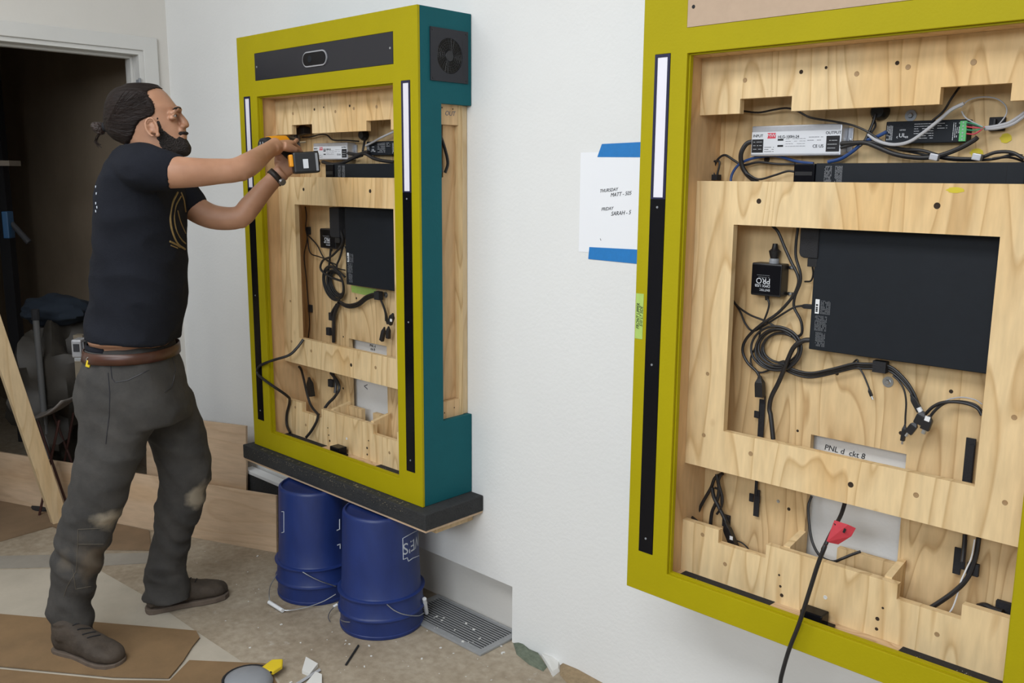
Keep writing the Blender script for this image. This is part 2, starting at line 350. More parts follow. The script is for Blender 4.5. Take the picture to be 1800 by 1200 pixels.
def make_kiosk(ox, second):
    where = 'right-hand' if second else 'left-hand'
    lab = ('large olive kiosk cabinet on the right, with a tan blanking board at its top' if second else
           'olive and teal kiosk cabinet on the left, resting on the black shelf board')
    k = empty('kiosk_cabinet', (ox, 0, KZ), lab, 'cabinet', 'wall-mounted kiosk cabinets')
    def sol(x, z):
        if OL < x < OR and OB < z < OT: return False
        if S1 < x < S2 and SB < z < ST: return False
        if S3 < x < S4 and SB < z < ST: return False
        if C1 < x < C2 and C4 < z < C3: return False
        return True
    g = MB().grid(sorted([0, KW, OL, OR, S1, S2, S3, S4, C1, C2]), sorted([0, KH, OB, OT, SB, ST, C4, C3]), sol, 0, .010)
    o2 = .0035
    def sol2(x, z):
        return sol(x, z) and not (OL < x < OR and OB < z < OT) or False
    g2 = MB().grid([0.0205, OL+o2, OR-o2, KW-.0205], [.0205, OB+o2, OT-o2, KH-.0205], lambda x, z: not (OL+o2 < x < OR-o2 and OB+o2 < z < OT-o2), .0101, .022)
    tag(g.build('front_frame', M['olive'], k, bevel=.0012), 'olive painted front frame')
    tag(g2.build('rebate_frame', M['olive'], k), 'olive painted inner rebate')
    for x0, nm in ((0, 'side_panel'), (KW-.02, 'side_panel')):
        gs = MB().grid([.0101, .097, KD], [0, .280, 1.315, KH], lambda y, z: not (y > .097 and .280 < z < 1.315), x0, x0+.0195, plane='yz')
        tag(gs.build(nm, M['teal'], k, bevel=.0012), 'teal painted side panel with a long notch')
    # small cleats showing in the notch
    for x0 in (.0205, KW-.0385):
        for z0, z1 in ((1.252, 1.34), (.26, .338)):
            MB().box(x0, x0+.017, .085, .188, z0, z1).build('cleat', M['ply_side'], k)
    MB().box(.0205, KW-.0205, .023, KD, KH-.0195, KH-.0005).build('top_board', M['teal'], k)
    MB().box(.0205, KW-.0205, .023, KD, .0005, .018).build('bottom_board', M['plyx'], k)
    tag(MB().box(.1135, .9365, .0225, .189, .018, .0545).build('floor_board', M['plyx'], k), 'bare wood ledge below the opening')
    MB().box(.1135, .9365, .0225, .189, 1.3745, 1.392).build('ceiling_board', M['ply_side'], k)
    for x0 in (.095, .9370):
        MB().box(x0, x0+.018, .0225, .189, .0185, 1.40).build('inner_side_board', M['ply_side'], k)
    for nm, zz, lb in (('top_batten', [1.2403, 1.2739, 1.3743], 'pale plywood batten with two square notches'), ('window_panel', [.3528, .4597, .9784, 1.0819], 'pale plywood panel with a large square window'),
                       ('bottom_batten', [.0547, .161, .196], 'pale plywood batten with stepped top edge')):
        ch = MB().grid(PXS, zz, chassis_solid, PA, PB_)
        ch.v = [(x if .114 < x < .936 else (.1133 if x < .5 else .9368), y, z) for x, y, z in ch.v]
        tag(ch.build(nm, M['ply'], k), lb)
    # back board with the hole that shows the wall behind
    bk = MB().grid([.0215, .4055, .637, KW-.0215], [.02, .13, .468, KH-.0215], lambda x, z: not (.4055 < x < .637 and .13 < z < .468), .1895, .2075)
    back = bk.build('back_board', M['ply_back'], k)
    for x0 in (.0215, KW-.0415):
        MB().box(x0, x0+.02, .2077, KD, .281, 1.314).build('back_edge_strip', M['pine'], k)
    for x0 in (.393, .641):
        dv = MB().box(x0, x0+.017, PB_+.0003, .189, .0548, .2); dv.v = [(a, b, c+(.016 if b > .15 and c > .1 else 0)) for a, b, c in dv.v]; dv.build('divider', M['ply'], k)
    MB().grid([.4105, .50, .57, .6407], [.0548, .155, .205], (lambda x, z: x > .50 or z < .155) if second else (lambda x, z: not (.50 < x < .57 and z > .155)), .171, .1885).build('rear_lip', M['ply_back'], k)
    for x0 in (.040, KW-.045):
        MB().grid([.100, .138, .2070], [.3385, 1.085, 1.2515], lambda y, z: not (y < .138 and z > 1.085), x0, x0+.005, plane='yz').build('recess_board', M['ply_side'], k)
    # light strips: bezel, white diffuser, black lower cover
    for a, b in ((S1, S2), (S3, S4)):
        e = .0075
        mb = MB().grid([a+.0004, a+e, b-e, b-.0004], [SW, SW+.004, ST-e, ST-.0004], lambda x, z: not (a+e < x < b-e and SW+.004 < z < ST-e), -.0012, .009)
        st = tag(mb.build('light_bezel', M['navy'], k), 'navy edging of the strip light')
        tag(MB().box(a+e+.0002, b-e-.0002, .0005, .008, SW+.0042, ST-e-.0002).build('diffuser', M['diff'], st), 'white light diffuser')
        cv = tag(MB().box(a+.0004, b-.0004, -.0012, .009, SB+.0004, SW-.0004).build('strip_cover', M['gloss'], k), 'black lower strip')
        for zz in (SW-.02, .62, SB+.04):
            MB().lathe([(0.0001, 0), (.0028, 0), (.003, .0012)], ((a+b)/2, -.0024, zz), 12, axis='y').build('screw', M['grey'], cv)
    if second:
        p = tag(MB().box(C1+.0005, C2-.0005, -.0003, .009, C4+.0005, C3-.0005).build('cover_board', M['mdf'], k, bevel=.0006), 'tan fibreboard blanking board')
        for xx in (C1+.016, C2-.016): MB().lathe([(0.0001, 0), (.0042, 0), (.0045, .0008)], (xx, -.001, C4+.045), 14, axis='y').build('screw', M['matblack'], p)
    else:
        p = MB().box(C1+.0005, C2-.0005, -.0005, .009, C4+.0005, C3-.0005)
        p = tag(p.build('camera_panel', M['greyblack'], k, bevel=.0005), 'dark glossy camera panel')
        # rounded camera bezel in the middle
        cx, cz, hw, hh = (C1+C2)/2-.015, (C4+C3)/2, .072, .026
        def oval(hw, hh, n=10):
            out = []
            for side in (1, -1):
                for i in range(n+1):
                    t = -math.pi/2+math.pi*i/n; out.append((cx+side*(hw-hh)+side*hh*math.cos(t), cz+side*hh*math.sin(t)))
            return out
        tag(MB().prism(oval(hw, hh), .004, axis='y', base=-.0045).build('camera_bezel', M['alu'], p), 'silver camera bezel')
        tag(MB().prism(oval(hw-.0045, hh-.0045), .003, axis='y', base=-.0062).build('camera_window', M['gloss'], p), 'black camera window')
        MB().lathe([(0.0001, 0), (.0105, 0), (.012, .0012)], (cx-.026, -.0074, cz), 24, axis='y').build('lens', M['bluedark'], p)
        for xx in (C1+.014, C2-.014): MB().lathe([(0.0001, 0), (.0035, 0), (.004, .001)], (xx, -.0016, (C4+C3)/2), 12, axis='y').build('screw', M['steel'], p)
    # fan grille on the visible right side (only the left kiosk shows its side)
    fx = KW
    fg = MB().grid([.050, .0745, .1855, .21], [1.382, 1.4055, 1.5165, 1.542], lambda y, z: not (.0745 < y < .1855 and 1.4055 < z < 1.5165), fx-.0004, fx+.004, plane='yz')
    n = 32; yc, zc, R, q = .13, 1.461, .0545, .0555
    ring = MB()
    for i in range(n):   # corner fillers turn the square hole into a round one
        t0, t1 = 2*math.pi*i/n, 2*math.pi*(i+1)/n
        def sq(t):
            c, s_ = math.cos(t), math.sin(t); mm = max(abs(c), abs(s_)); return (yc+q*c/mm, zc+q*s_/mm)
        a, b = (yc+R*math.cos(t0), zc+R*math.sin(t0)), (yc+R*math.cos(t1), zc+R*math.sin(t1)); c_, d_ = sq(t1), sq(t0)
        for xx in (fx+.0038,): fg.add([(xx, *a), (xx, *b), (xx, *c_), (xx, *d_)], [(0, 1, 2, 3)])
        fg.add([(fx+.0038, *a), (fx+.0038, *b), (fx, *b), (fx, *a)], [(0, 1, 2, 3)])
    gr = tag(fg.build('fan_grille', M['greyblack'], k), 'square black fan grille')
    MB().lathe([(0.0001, 0), (R+.002, 0)], (fx+.0006, yc, zc), 32, axis='x').build('fan_backing', M['ventdark'], gr)
    hb = MB(); hb.lathe([(.0001, .0042), (.016, .0042), (.018, .001)], (fx, yc, zc), 24, axis='x')
    for r_ in (.024, .031, .038, .045, .052):
        hb.tube([(fx+.003, yc+r_*math.cos(t*math.pi/16), zc+r_*math.sin(t*math.pi/16)) for t in range(33)], .0009, 4, caps=False)
    for i in range(24):
        t = i*math.pi/12+.05; hb.tube([(fx+.003, yc+.017*math.cos(t), zc+.017*math.sin(t)), (fx+.003, yc+.055*math.cos(t+.35), zc+.055*math.sin(t+.35))], .0009, 4, caps=False)
    hb.build('fan_guard', M['black'], gr)
    for a in (.058, .202):
        for b in (1.39, 1.534): MB().lathe([(0.0001, .0055), (.0026, .0052), (.003, .004)], (fx, a, b), 10, axis='x').build('screw', M['black'], gr)
    text('pencil_mark', 'OUT', .021, M['greyink'], k, (fx-.0208, PX(791, 203, fx-.0208).y, 1.287), (0, 1, 0), (0, 0, 1), shear=.2)
    for a, b in ((.118, 1.304), (.165, 1.302), (.12, .30), (.165, .31)):
        MB().lathe([(0.0001, 0), (.0025, 0)], (fx-.0208, a, b), 10, axis='x').build('screw_hole', M['hole'], k)
    # countersunk screws / plug holes over the plywood
    def hole(x, z, r=.0045, m_='screw', y=PA):
        MB().lathe([(0.0001, -.0004), (r*.5, -.0002), (r, -.0007), (r*1.15, .0)], (x, y, z), 12, axis='y').build('screw_hole', M[m_], k)
    for x, z, r, mm in ((.232, 1.316, .005, 'screw'), (.50, 1.312, .005, 'screw'), (.372, 1.325, .0042, 'hole'), (.43, 1.33, .003, 'hole'), (.585, 1.328, .004, 'hole'), (.608, 1.318, .005, 'screw'),
                        (.735, 1.318, .0055, 'screw'), (.285, 1.036, .0055, 'hole'), (.69, 1.036, .006, 'hole'), (.30, .418, .0055, 'screw'), (.555, .40, .006, 'hole'), (.70, .412, .0055, 'screw'),
                        (.165, .438, .005, 'screw'), (.168, .60, .0045, 'screw'), (.875, .98, .0055, 'screw'), (.875, .62, .005, 'screw'), (.875, .44, .005, 'screw'), (.175, .17, .005, 'screw'), (.245, .11, .005, 'screw'),
                        (.40, .10, .003, 'hole'), (.405, .078, .0042, 'hole'), (.395, .128, .0025, 'hole'), (.64, .10, .0042, 'hole'), (.64, .075, .0035, 'hole'), (.65, .13, .0025, 'hole'), (.77, .11, .005, 'screw'), (.515, .11, .0045, 'dust')):
        hole(x, z, r, mm)
    for x, z, r, mm in ((.245, 1.135, .007, 'hole'), (.33, 1.20, .004, 'hole'), (.46, .63, .004, 'hole'), (.62, .515, .004, 'hole'), (.72, .63, .004, 'hole'), (.37, .47, .003, 'hole'), (.33, .275, .004, 'steel'), (.36, .262, .004, 'hole')):
        hole(x, z, r, mm, .1895)
    return k
kA = make_kiosk(0.0, False)
kB = make_kiosk(BX, True)

# ------------------------------------------------------------------ devices and cables inside the kiosks
def crop(x0, y0, s): return lambda *p: [(x0+a/s, y0+b/s) for a, b in p]
cZ3 = crop(1180, 380, 3.75); cZ4 = crop(1480, 380, 3.75); cP = crop(1300, 140, 3.6); c1 = crop(1100, 0, 3); c7a = crop(1100, 660, 3)
c6 = crop(1440, 660, 4.286); c7 = crop(1100, 900, 4); c8 = crop(1440, 860, 3.53)
a4 = crop(400, 0, 3); a5 = crop(400, 300, 3.75); a6 = crop(450, 560, 4.138); aU = crop(430, 200, 6.43)
def pts(cr, y, *p):
    """points on the plane y (or one y each) that the crop shows"""
    q = cr(*p); ys = y if isinstance(y, (list, tuple)) else [y]*len(q)
    if len(ys) != len(q):
        k = [(len(ys)-1)*i/(len(q)-1) for i in range(len(q))]; ys = [ys[int(a)]+(ys[min(int(a)+1, len(ys)-1)]-ys[int(a)])*(a-int(a)) for a in k]
    return [PY(a, b, yy) for (a, b), yy in zip(q, ys)]
def bars(name, x0, z0, wd, n, dz, y, material, parent, h=.0012, seed=1, vert=False, gaps=.3):
    """rows of fine illegible print"""
    rnd = random.Random(seed); mb = MB()
    for i in range(n):
        a = 0
        while a < wd:
            l = rnd.uniform(.06, .2)*wd
            if rnd.random() > gaps*.5:
                e = min(a+l*.85, wd)
                if vert: mb.box(x0+i*dz, x0+i*dz+h, y-.0003, y, z0+a, z0+e)
                else: mb.box(x0+a, x0+e, y-.0003, y, z0-i*dz-h, z0-i*dz)
            a += l
    return mb.build(name, material, parent)
def plug(a, b, w_, d_, name, parent, m_=None, tip=None):
    """moulded plug body from a to b, tip (material, length) of metal"""
    a, b = Vector(a), Vector(b); d = (b-a); L_ = d.length; d.normalize(); s = d.cross(Vector((0, 1, 0))).normalized(); n_ = s.cross(d)
    mb = MB(); v = []
    prof = [(0, .35), (.12, .5), (.3, .95), (.4, 1), (1, 1)]
    for t, k in prof:
        for sx, sy in ((-1, -1), (1, -1), (1, 1), (-1, 1)): v.append(a+d*(L_*t)+s*(sx*w_/2*k)+n_*(sy*d_/2*k))
    f = [(3, 2, 1, 0), tuple(4*(len(prof)-1)+i for i in range(4))]
    for i in range(len(prof)-1):
        for j in range(4): f.append((4*i+j, 4*i+(j+1) % 4, 4*i+4+(j+1) % 4, 4*i+4+j))
    mb.add(v, f); o = mb.build(name, m_ or M['black'], parent, bevel=.0008)
    if tip:
        mt = MB().tube([b, b+d*tip[1]], tip[2] if len(tip) > 2 else w_*.3, 8); mt.build('plug_tip', tip[0], parent)
    return o
def cable_group(name, runs, label, group=None, material=None):
    """one cable (or bundle strapped together) as a thing: runs = [(points, radius)]"""
    mb = MB()
    for p, r in runs: mb.tube(p, r, 8, 5)
    return tag(mb.build(name, material or M['cable'], smooth=True), label, 'cable', group)

def power_supply(p0, p1, y, label, ink=True):
    a, b = PY(*p0, y), PY(*p1, y); x0, x1, z1, z0 = a.x, b.x, a.z, b.z; W = x1-x0; H = z1-z0
    e = empty('power_supply', ((x0+x1)/2, .189, z0), label, 'power supply')
    L = lambda x, z: (x-(x0+x1)/2, z-z0)
    hx = W/2
    mb = MB().box(-hx, hx, y-.189, -.0005, 0, H); mb.build('housing', M['alu'], e, bevel=.0025)
    fl = MB()
    for s_ in (-1, 1): fl.box(s_*hx, s_*(hx+.012), -.006, -.0008, H*.12, H*.88)
    fl.build('mounting_flange', M['alu'], e, bevel=.001)
    for s_ in (-1, 1): MB().lathe([(.0001, -.0035), (.004, -.003), (.0045, 0)], (s_*(hx+.007), -.006, H*.5), 12, axis='y').build('screw', M['steel'], e)
    yf = y-.189
    lb = MB().box(-hx*.985, hx*.985, yf-.0006, yf-.0001, H*.07, H*.80).build('label_sheet', M['label'], e)
    yl = yf-.0008
    X = lambda u: -hx+W*u
    MB().box(X(.012), X(.145), yl-.0003, yl, H*.12, H*.56).build('print_block', M['matblack'], lb)
    MB().box(X(.845), X(.985), yl-.0003, yl, H*.12, H*.62).build('print_block', M['matblack'], lb)
    MB().box(X(.19), X(.285), yl-.0003, yl, H*.58, H*.76).build('logo_block', M['red'], lb)
    k = .9
    text('lettering', 'MW', H*.17, M['label'], lb, (X(.2375), yl-.0004, H*.67))
    text('lettering', 'INPUT', H*.13, M['ink'], lb, (X(.08), yl-.0001, H*.67))
    text('lettering', 'OUTPUT', H*.13, M['ink'], lb, (X(.915), yl-.0001, H*.71))
    text('lettering', 'HLG-100H-24', H*.13, M['ink'], lb, (X(.31), yl-.0001, H*.62), align='LEFT')
    text('lettering', 'CE US', H*.14, M['ink'], lb, (X(.76), yl-.0001, H*.30))
    for i, z in enumerate((.53, .33)): MB().box(X(.31), X(.375), yl-.0003, yl, H*(z-.03), H*(z+.03)).build('print_block', M['matblack'], lb)
    bars('fine_print', X(.40), H*.56, W*.22, 4, H*.08, yl, M['greyink'], lb, h=.0008, seed=3)
    bars('fine_print', X(.64), H*.60, W*.17, 2, H*.10, yl, M['greyink'], lb, h=.0011, seed=4)
    bars('fine_print', X(.16), H*.30, W*.11, 3, H*.07, yl, M['ink'], lb, h=.0010, seed=5)
    for u in ((.03), (.86)): bars('fine_print', X(u), H*.48, W*.10, 3, H*.12, yl-.0004, M['label'], lb, h=.0009, seed=int(u*100))
    return e
def controller(p0, p1, y, label, terminal=True):
    a, b = PY(*p0, y), PY(*p1, y); W = b.x-a.x; H = a.z-b.z; hx = W/2
    e = empty('led_controller', ((a.x+b.x)/2, .189, b.z), label, 'controller'); yf = y-.189
    MB().box(-hx, hx, yf, -.0005, 0, H).build('housing', M['bluedark'], e, bevel=.002)
    X = lambda u: -hx+W*u; yl = yf-.0002
    for u, n_, w_ in ((.36, 7, .24), (.64, 3, .12)): bars('fine_print', X(u), H*.86, W*w_, n_, H*.105, yl, M['label'], e, h=.0009, seed=int(u*50))
    bars('fine_print', X(.14), H*.84, W*.16, 2, H*.12, yl, M['greyblack'], e, h=.001, seed=9)
    text('lettering', 'UL', H*.26, M['label'], e, (X(.22), yl-.0002, H*.36))
    text('lettering', 'LISTED', H*.09, M['label'], e, (X(.22), yl-.0002, H*.60))
    text('lettering', 'c      us', H*.18, M['label'], e, (X(.22), yl-.0002, H*.30))
    bars('fine_print', X(.02), H*.16, H*.66, 5, W*.016, yl, M['label'], e, h=.0009, seed=12, vert=True)
    bars('fine_print', X(.83), H*.10, H*.76, 4, W*.022, yl, M['label'], e, h=.0011, seed=14, vert=True)
    if terminal:
        t = MB().box(X(.915), X(.995), yf-.006, yf-.0004, H*.04, H*.92).build('terminal_block', M['green'], e, bevel=.0006)
        for i in range(6): MB().lathe([(.0001, 0), (.0018, 0)], (X(.955), yf-.0064, H*(.12+.145*i)), 8, axis='y').build('terminal_screw', M['steel'], t)
    return e
psB = power_supply((1322, 222), (1477, 273), .150, 'silver power supply with printed label, in the top slot of the right kiosk')
ctB = controller((1558, 214), (1699, 250), .160, 'black controller with green terminal block, in the top slot of the right kiosk')
psA = power_supply((550.5, 252), (611, 280.5), .150, 'silver power supply with printed label, in the left kiosk beside the drill')
ctA = controller((644, 249), (700, 272), .160, 'small black controller at the right end of the left kiosk slot')

def display_bar(p0, p1, y, label, x_end=None):
    a, b = PY(*p0, y), PY(*p1, y); W = (x_end or b.x)-a.x
    e = empty('adapter_bar', (a.x, .189, b.z), label, 'power strip'); H = a.z-b.z; yf = y-.189
    MB().box(.052, W, yf, -.0005, 0, H).build('housing', M['bluedark'], e, bevel=.002)
    MB().box(0, .0515, yf-.004, -.0005, 0, H-.001).build('end_block', M['gloss'], e, bevel=.003)
    MB().box(.004, .046, yf-.0045, yf-.0038, H*.42, H*.6).build('switch', M['black'], e)
    for u in (.088, .113): bars('fine_print', u-.014, .006, H-.012, 8, .0022, yf-.0002, M['grey'], e, h=.0009, seed=int(u*1000), vert=True)
    MB().box(W-.034, W-.033, yf-.0005, yf, .004, H-.004).build('seam', M['matblack'], e)
    return e
display_bar((1397, 287), (1799, 328), .125, 'long black bar lying along the top slot of the right kiosk', x_end=None)
display_bar((573, 288), (702, 322), .125, 'long black bar lying along the top slot of the left kiosk')

def mini_computer(p0, p1, y, label, x1=None, labelpos=True):
    a, b = PY(*p0, y), PY(*p1, y); x0 = a.x; W = (x1 or b.x)-x0; z0 = b.z; H = a.z-z0
    e = empty('mini_computer', (x0, .189, z0), label, 'computer'); yf = y-.189
    MB().box(0, W, yf, -.0005, 0, H).build('housing', M['bluedark'], e, bevel=.002)
    lb = MB().box(.010, .020, yf-.0006, yf-.0001, H*.27, H*.27+.034).build('barcode_sticker', M['white'], e)
    bars('barcode', .0118, H*.27+.004, .026, 1, .003, yf-.0008, M['ink'], lb, h=.005, seed=5, vert=True, gaps=1)
    for i, (u, z_, n_, l_) in enumerate(((.024, .27, 9, .032), (.012, .145, 11, .036), (.016, .03, 9, .034))):
        bars('fine_print', u, H*z_, l_, n_, .0027, yf-.0003, M['grey'], e, h=.0007, seed=20+i, vert=True)
    return e
mcB = mini_computer((1437, 372), (1437, 614), .140, 'large flat black computer box behind the window of the right kiosk', x1=BX+.845)
mcB.location.z = PY(1427, 614, .140).z
mcA = mini_computer((605, 350), (605, 499), .140, 'large flat black computer box behind the window of the left kiosk', x1=.845)

# small power brick with rounded corner beside the right computer
q0, q1 = PY(1407, 396, .135), PY(1437, 455, .135)
e = empty('power_adapter', (q0.x, .189, q1.z), 'rounded black power brick left of the computer in the right kiosk', 'adapter')
W, H = q1.x-q0.x-.001, q0.z-q1.z
MB().prism([(0, .012), (.004, .004), (.012, 0), (W, 0), (W, H), (0, H)], .053, axis='y', base=-.0535).build('housing', M['matblack'], e, bevel=.003)
MB().box(W*.45, W*.95, -.05, -.03, -.020, -.0005).build('plug', M['black'], e, bevel=.001)
q0, q1 = PY(578, 364, .135), PY(596, 418, .135)
e = empty('power_adapter', (q0.x, .189, q1.z), 'rounded black power brick left of the computer in the left kiosk', 'adapter')
W, H = q1.x-q0.x-.001, q0.z-q1.z
MB().prism([(0, .012), (.004, .004), (.012, 0), (W, 0), (W, H), (0, H)], .053, axis='y', base=-.0535).build('housing', M['matblack'], e, bevel=.003)
MB().box(W*.45, W*.95, -.05, -.03, -.020, -.0005).build('plug', M['black'], e, bevel=.001)

def usb_box(p0, p1, y, label, flipped=True, small=False):
    a, b = PY(*p0, y), PY(*p1, y); W = b.x-a.x; H = a.z-b.z; yf = y-.189
    e = empty('interface_box', (a.x, .189, b.z), label, 'interface box')
    MB().box(0, W, yf, -.0005, 0, H).build('housing', M['black'], e, bevel=.003)
    MB().box(W*.02, W*.98, yf-.0008, yf-.0002, H*.06, H*.94).build('face_plate', M['gloss'], e)
    sg = MB().box(W+.0005, W+.018, -.006, -.0006, H*.04, H*.14); sg.box(W+.0005, W+.018, -.006, -.0006, H*.84, H*.94); sg.build('mounting_ear', M['black'], e, bevel=.002)
    for z in (.09, .89): MB().lathe([(.0001, -.004), (.0035, -.0035), (.004, 0)], (W+.011, -.006, H*z), 12, axis='y').build('screw', M['steel'], e)
    MB().tube([(W*.62, -.02, H), (W*.62, -.02, H+.006), (W*.62, -.02, H+.012)], [.012, .012, .011], 16).build('socket', M['grey'], e)
    MB().tube([(W*.62, -.02, H+.0125), (W*.62, -.02, H+.03), (W*.62, -.02, H+.036), (W*.62, -.02, H+.048)], [.010, .0145, .008, .006], 16).build('round_plug', M['black'], e, smooth=True)
    MB().tube([(W*.45, -.02, 0), (W*.45, -.02, -.012)], [.006, .0045], 10).build('cable_gland', M['black'], e)
    r, u = ((-1, 0, 0), (0, 0, -1)) if flipped else ((1, 0, 0), (0, 0, 1)); yl = yf-.001
    def T(s, size, u_, v_): text('lettering', s, size, M['label'], e, (W*u_, yl, H*v_), r, u, align='LEFT', depth=.0003)
    T('ENTTEC', H*.095, .66, .19); T('DMX USB', H*.12, .66, .315); T('PRO', H*.25, .66, .47)
    bars('fine_print', W*.2, H*.64, W*.42, 2, H*.06, yl, M['grey'], e, h=.0009, seed=8)
    return e
usb_box((1322, 461), (1371, 523), .150, 'black interface box with upside-down white lettering, in the right kiosk')
usb_box((562, 401), (590, 438), .150, 'black interface box half hidden by cables, in the left kiosk')

# --- right kiosk cables (from pictures: every run lies on or just in front of the back board)
G = 'black cables in the right kiosk'
Y = .170
c = cable_group('power_cable', [(pts(cZ3, [.150, Y], (665, 60), (705, 105), (745, 200), (790, 300), (830, 380), (838, 440), (800, 530), (700, 640), (590, 715), (500, 800), (470, 880), (500, 960), (560, 1020), (583, 1060)), .0038)],
   'black power cord falling past the interface box to a loose socket, right kiosk')
a, b = pts(cZ3, .165, (583, 1052), (586, 1190)); plug(a, b, .021, .018, 'socket_end', c)
cable_group('thin_cable', [(pts(cZ3, [.150, Y], (835, 70), (822, 180), (822, 270), (850, 370), (850, 440), (815, 530), (810, 600), (855, 690), (860, 770), (820, 800)), .0035)], 'black cable dropping left of the computer and into the coil, right kiosk')
cable_group('thin_cable', [(pts(cZ3, [.168, Y, Y], (636, 545), (645, 580), (630, 640), (590, 740), (575, 820), (525, 930), (540, 1000), (590, 1030), (670, 1005), (740, 990)), .0026)], 'thin cable from under the interface box, curling below the coil, right kiosk')
cable_group('thin_cable', [(pts(cZ3, [.15, Y], (930, 330), (935, 380), (920, 425), (880, 430)), .0022)], 'short thin lead from the power brick, right kiosk')
cable_group('thin_cable', [(pts(cZ3, [.175, .165], (398, 540), (440, 595), (520, 650), (620, 690), (700, 735), (790, 790)), .0026)], 'thin cable from the window edge running right to the coil, right kiosk')
c = cable_group('thin_cable', [(pts(cZ3, [.178, .160], (400, 550), (450, 620), (490, 710), (540, 755), (620, 715), (740, 640), (810, 600), (860, 590)), .0026)], 'thin cable arching up to the side of the computer, right kiosk')
a, b = pts(cZ3, .150, (850, 590), (940, 597)); plug(a, b, .011, .010, 'plug', c)
# coil
cc = []
rnd = random.Random(5)
ctr = PY(1368, 613, .166)
for i in range(6):
    rx, rz = .040+.0035*i*rnd.uniform(.6, 1.1), .038+.0035*i
    ox, oz = rnd.uniform(-.004, .004), rnd.uniform(-.003, .003); th = rnd.uniform(0, 6)
    P_ = []
    for k in range(26):
        t = th+2*math.pi*k/25
        P_.append(Vector((ctr.x+ox+rx*1.15*math.cos(t)+.010*math.sin(t), .176-.0035*i+.002*math.sin(3*t), ctr.z+oz+rz*math.sin(t)-.004*math.cos(t))))
    cc.append((P_, .0031))
c = cable_group('coiled_cable', cc, 'coil of black cable strapped in the middle of the right kiosk')
MB().rbox(PY(1378, 637, .160), .018, .028, .006).build('cable_tie', M['matblack'], c)
cable_group('thick_cable', [(pts(cZ3, [.150, .150, .158, .160, .155], (925, 815), (870, 820), (810, 860), (770, 940), (735, 1030), (700, 1110), (660, 1190), (647, 1265), (655, 1310), (663, 1380), (672, 1470)), .0060)],
   'thick black cord from the computer curving down behind the lower rail, right kiosk')
bnd = pts(cZ3, .166, (730, 985), (830, 1030), (930, 1045), (1060, 1020), (1200, 985)) + pts(cZ4, .166, (130, 985), (258, 990), (330, 1010), (400, 1070), (455, 1140), (490, 1210), (512, 1275))
off = [Vector((0, 0, 0)), Vector((.001, -.005, .006)), Vector((-.002, .004, -.007))]
c = cable_group('cable_bundle', [([p+o for p in bnd], .0030) for o in off], 'bundle of black cables leading right under the computer to the loose plugs, right kiosk')
MB().rbox(PY(1548, 644, .160), .030, .020, .026).build('cable_clip', M['matblack'], c)
a, b = pts(c6, .158, (690, 140), (760, 270)); plug(a, b, .013, .009, 'plug', c)
a, b = pts(c6, .155, (750, 240), (768, 275)); MB().tube([a, b], .0055, 8).build('white_tag', M['white'], c)
c = cable_group('thin_cable', [(pts(cZ4, Y, (65, 975), (100, 945), (110, 990), (140, 1040), (170, 1110), (192, 1170)), .0022)], 'short thin lead with barrel plug hanging below the computer, right kiosk')
a, b = pts(c6, .168, (372, 95), (395, 155)); plug(a, b, .0065, .0065, 'plug', c, tip=(M['steel'], .008, .0022))
c = cable_group('thin_cable', [(pts(c6, .166, (555, 0), (600, 40), (640, 110), (655, 200), (650, 300), (648, 365)), .0022)], 'thin reddish-black lead with a black plug hanging right of the washer, right kiosk')
a, b = pts(c6, .160, (648, 362), (628, 490)); plug(a, b, .009, .009, 'plug', c, tip=(M['steel'], .008, .0025))
c = cable_group('looped_cable', [(pts(c6, [.160, .165], (1226, 300), (1190, 245), (1110, 210), (1010, 197), (920, 205), (850, 240), (800, 290), (760, 320)), .0036),
    (pts(c6, [.168, .165], (1230, 275), (1180, 225), (1100, 200), (1000, 195), (930, 215), (870, 265), (835, 310)), .0033)], 'pair of black cables arching in from the right to two loose plugs, right kiosk')
a, b = pts(c6, .150, (790, 270), (745, 360)); plug(a, b, .020, .013, 'plug', c)
a, b = pts(c6, .152, (735, 350), (672, 430)); plug(a, b, .017, .010, 'plug', c, tip=(M['steel'], .010, .0035))
a, b = pts(c6, .148, (835, 300), (795, 405)); plug(a, b, .019, .012, 'plug', c, tip=(M['steel'], .010, .005))
MB().rbox(PY(*c6((815, 325))[0], .141), .011, .002, .011, Matrix.Rotation(.2, 3, 'Y')).build('white_tag', M['white'], c)
cable_group('white_wire', [(pts(c6, [.17, .168], (1228, 215), (1170, 180), (1080, 163), (1000, 172), (940, 195)), .0014)], 'thin whitish wire arching above the black pair, right kiosk', material=M['greycable'])
# straps
def strap(cr, y, p, label, wd, extra=()):
    q = pts(cr, y, *p); mb = MB()
    a, b = q[0], q[1]; mb.rbox((a+b)/2, wd, .004, (a-b).length)
    for u, z, sw, sh in extra: mb.rbox((a+b)/2+Vector((u, -.003, z)), sw, .004, sh)
    return tag(mb.build('cable_strap', M['matblack'], bevel=.0008), label, 'strap', 'black straps in the kiosks')
strap(c7a, .180, ((718, 125), (712, 338)), 'black hook strap hanging under the loose socket, right kiosk', .016, ((-.012, .012, .014, .018), (.008, .055, .003, .02)))
strap(c7a, .180, ((690, 600), (690, 742)), 'black hook strap stuck below the lower rail, right kiosk', .015, ((-.014, .012, .012, .022), (.008, .012, .004, .02), (-.002, .045, .008, .05)))
strap(c6, .180, ((1140, 470), (1118, 822)), 'long black hook strap beside the window edge, right kiosk', .020, ((.004, -.006, .010, .09),))
strap(c8, .180, ((860, 360), (855, 525)), 'short black hook strap at the lower right slot, right kiosk', .016, ((.012, .02, .010, .07),))
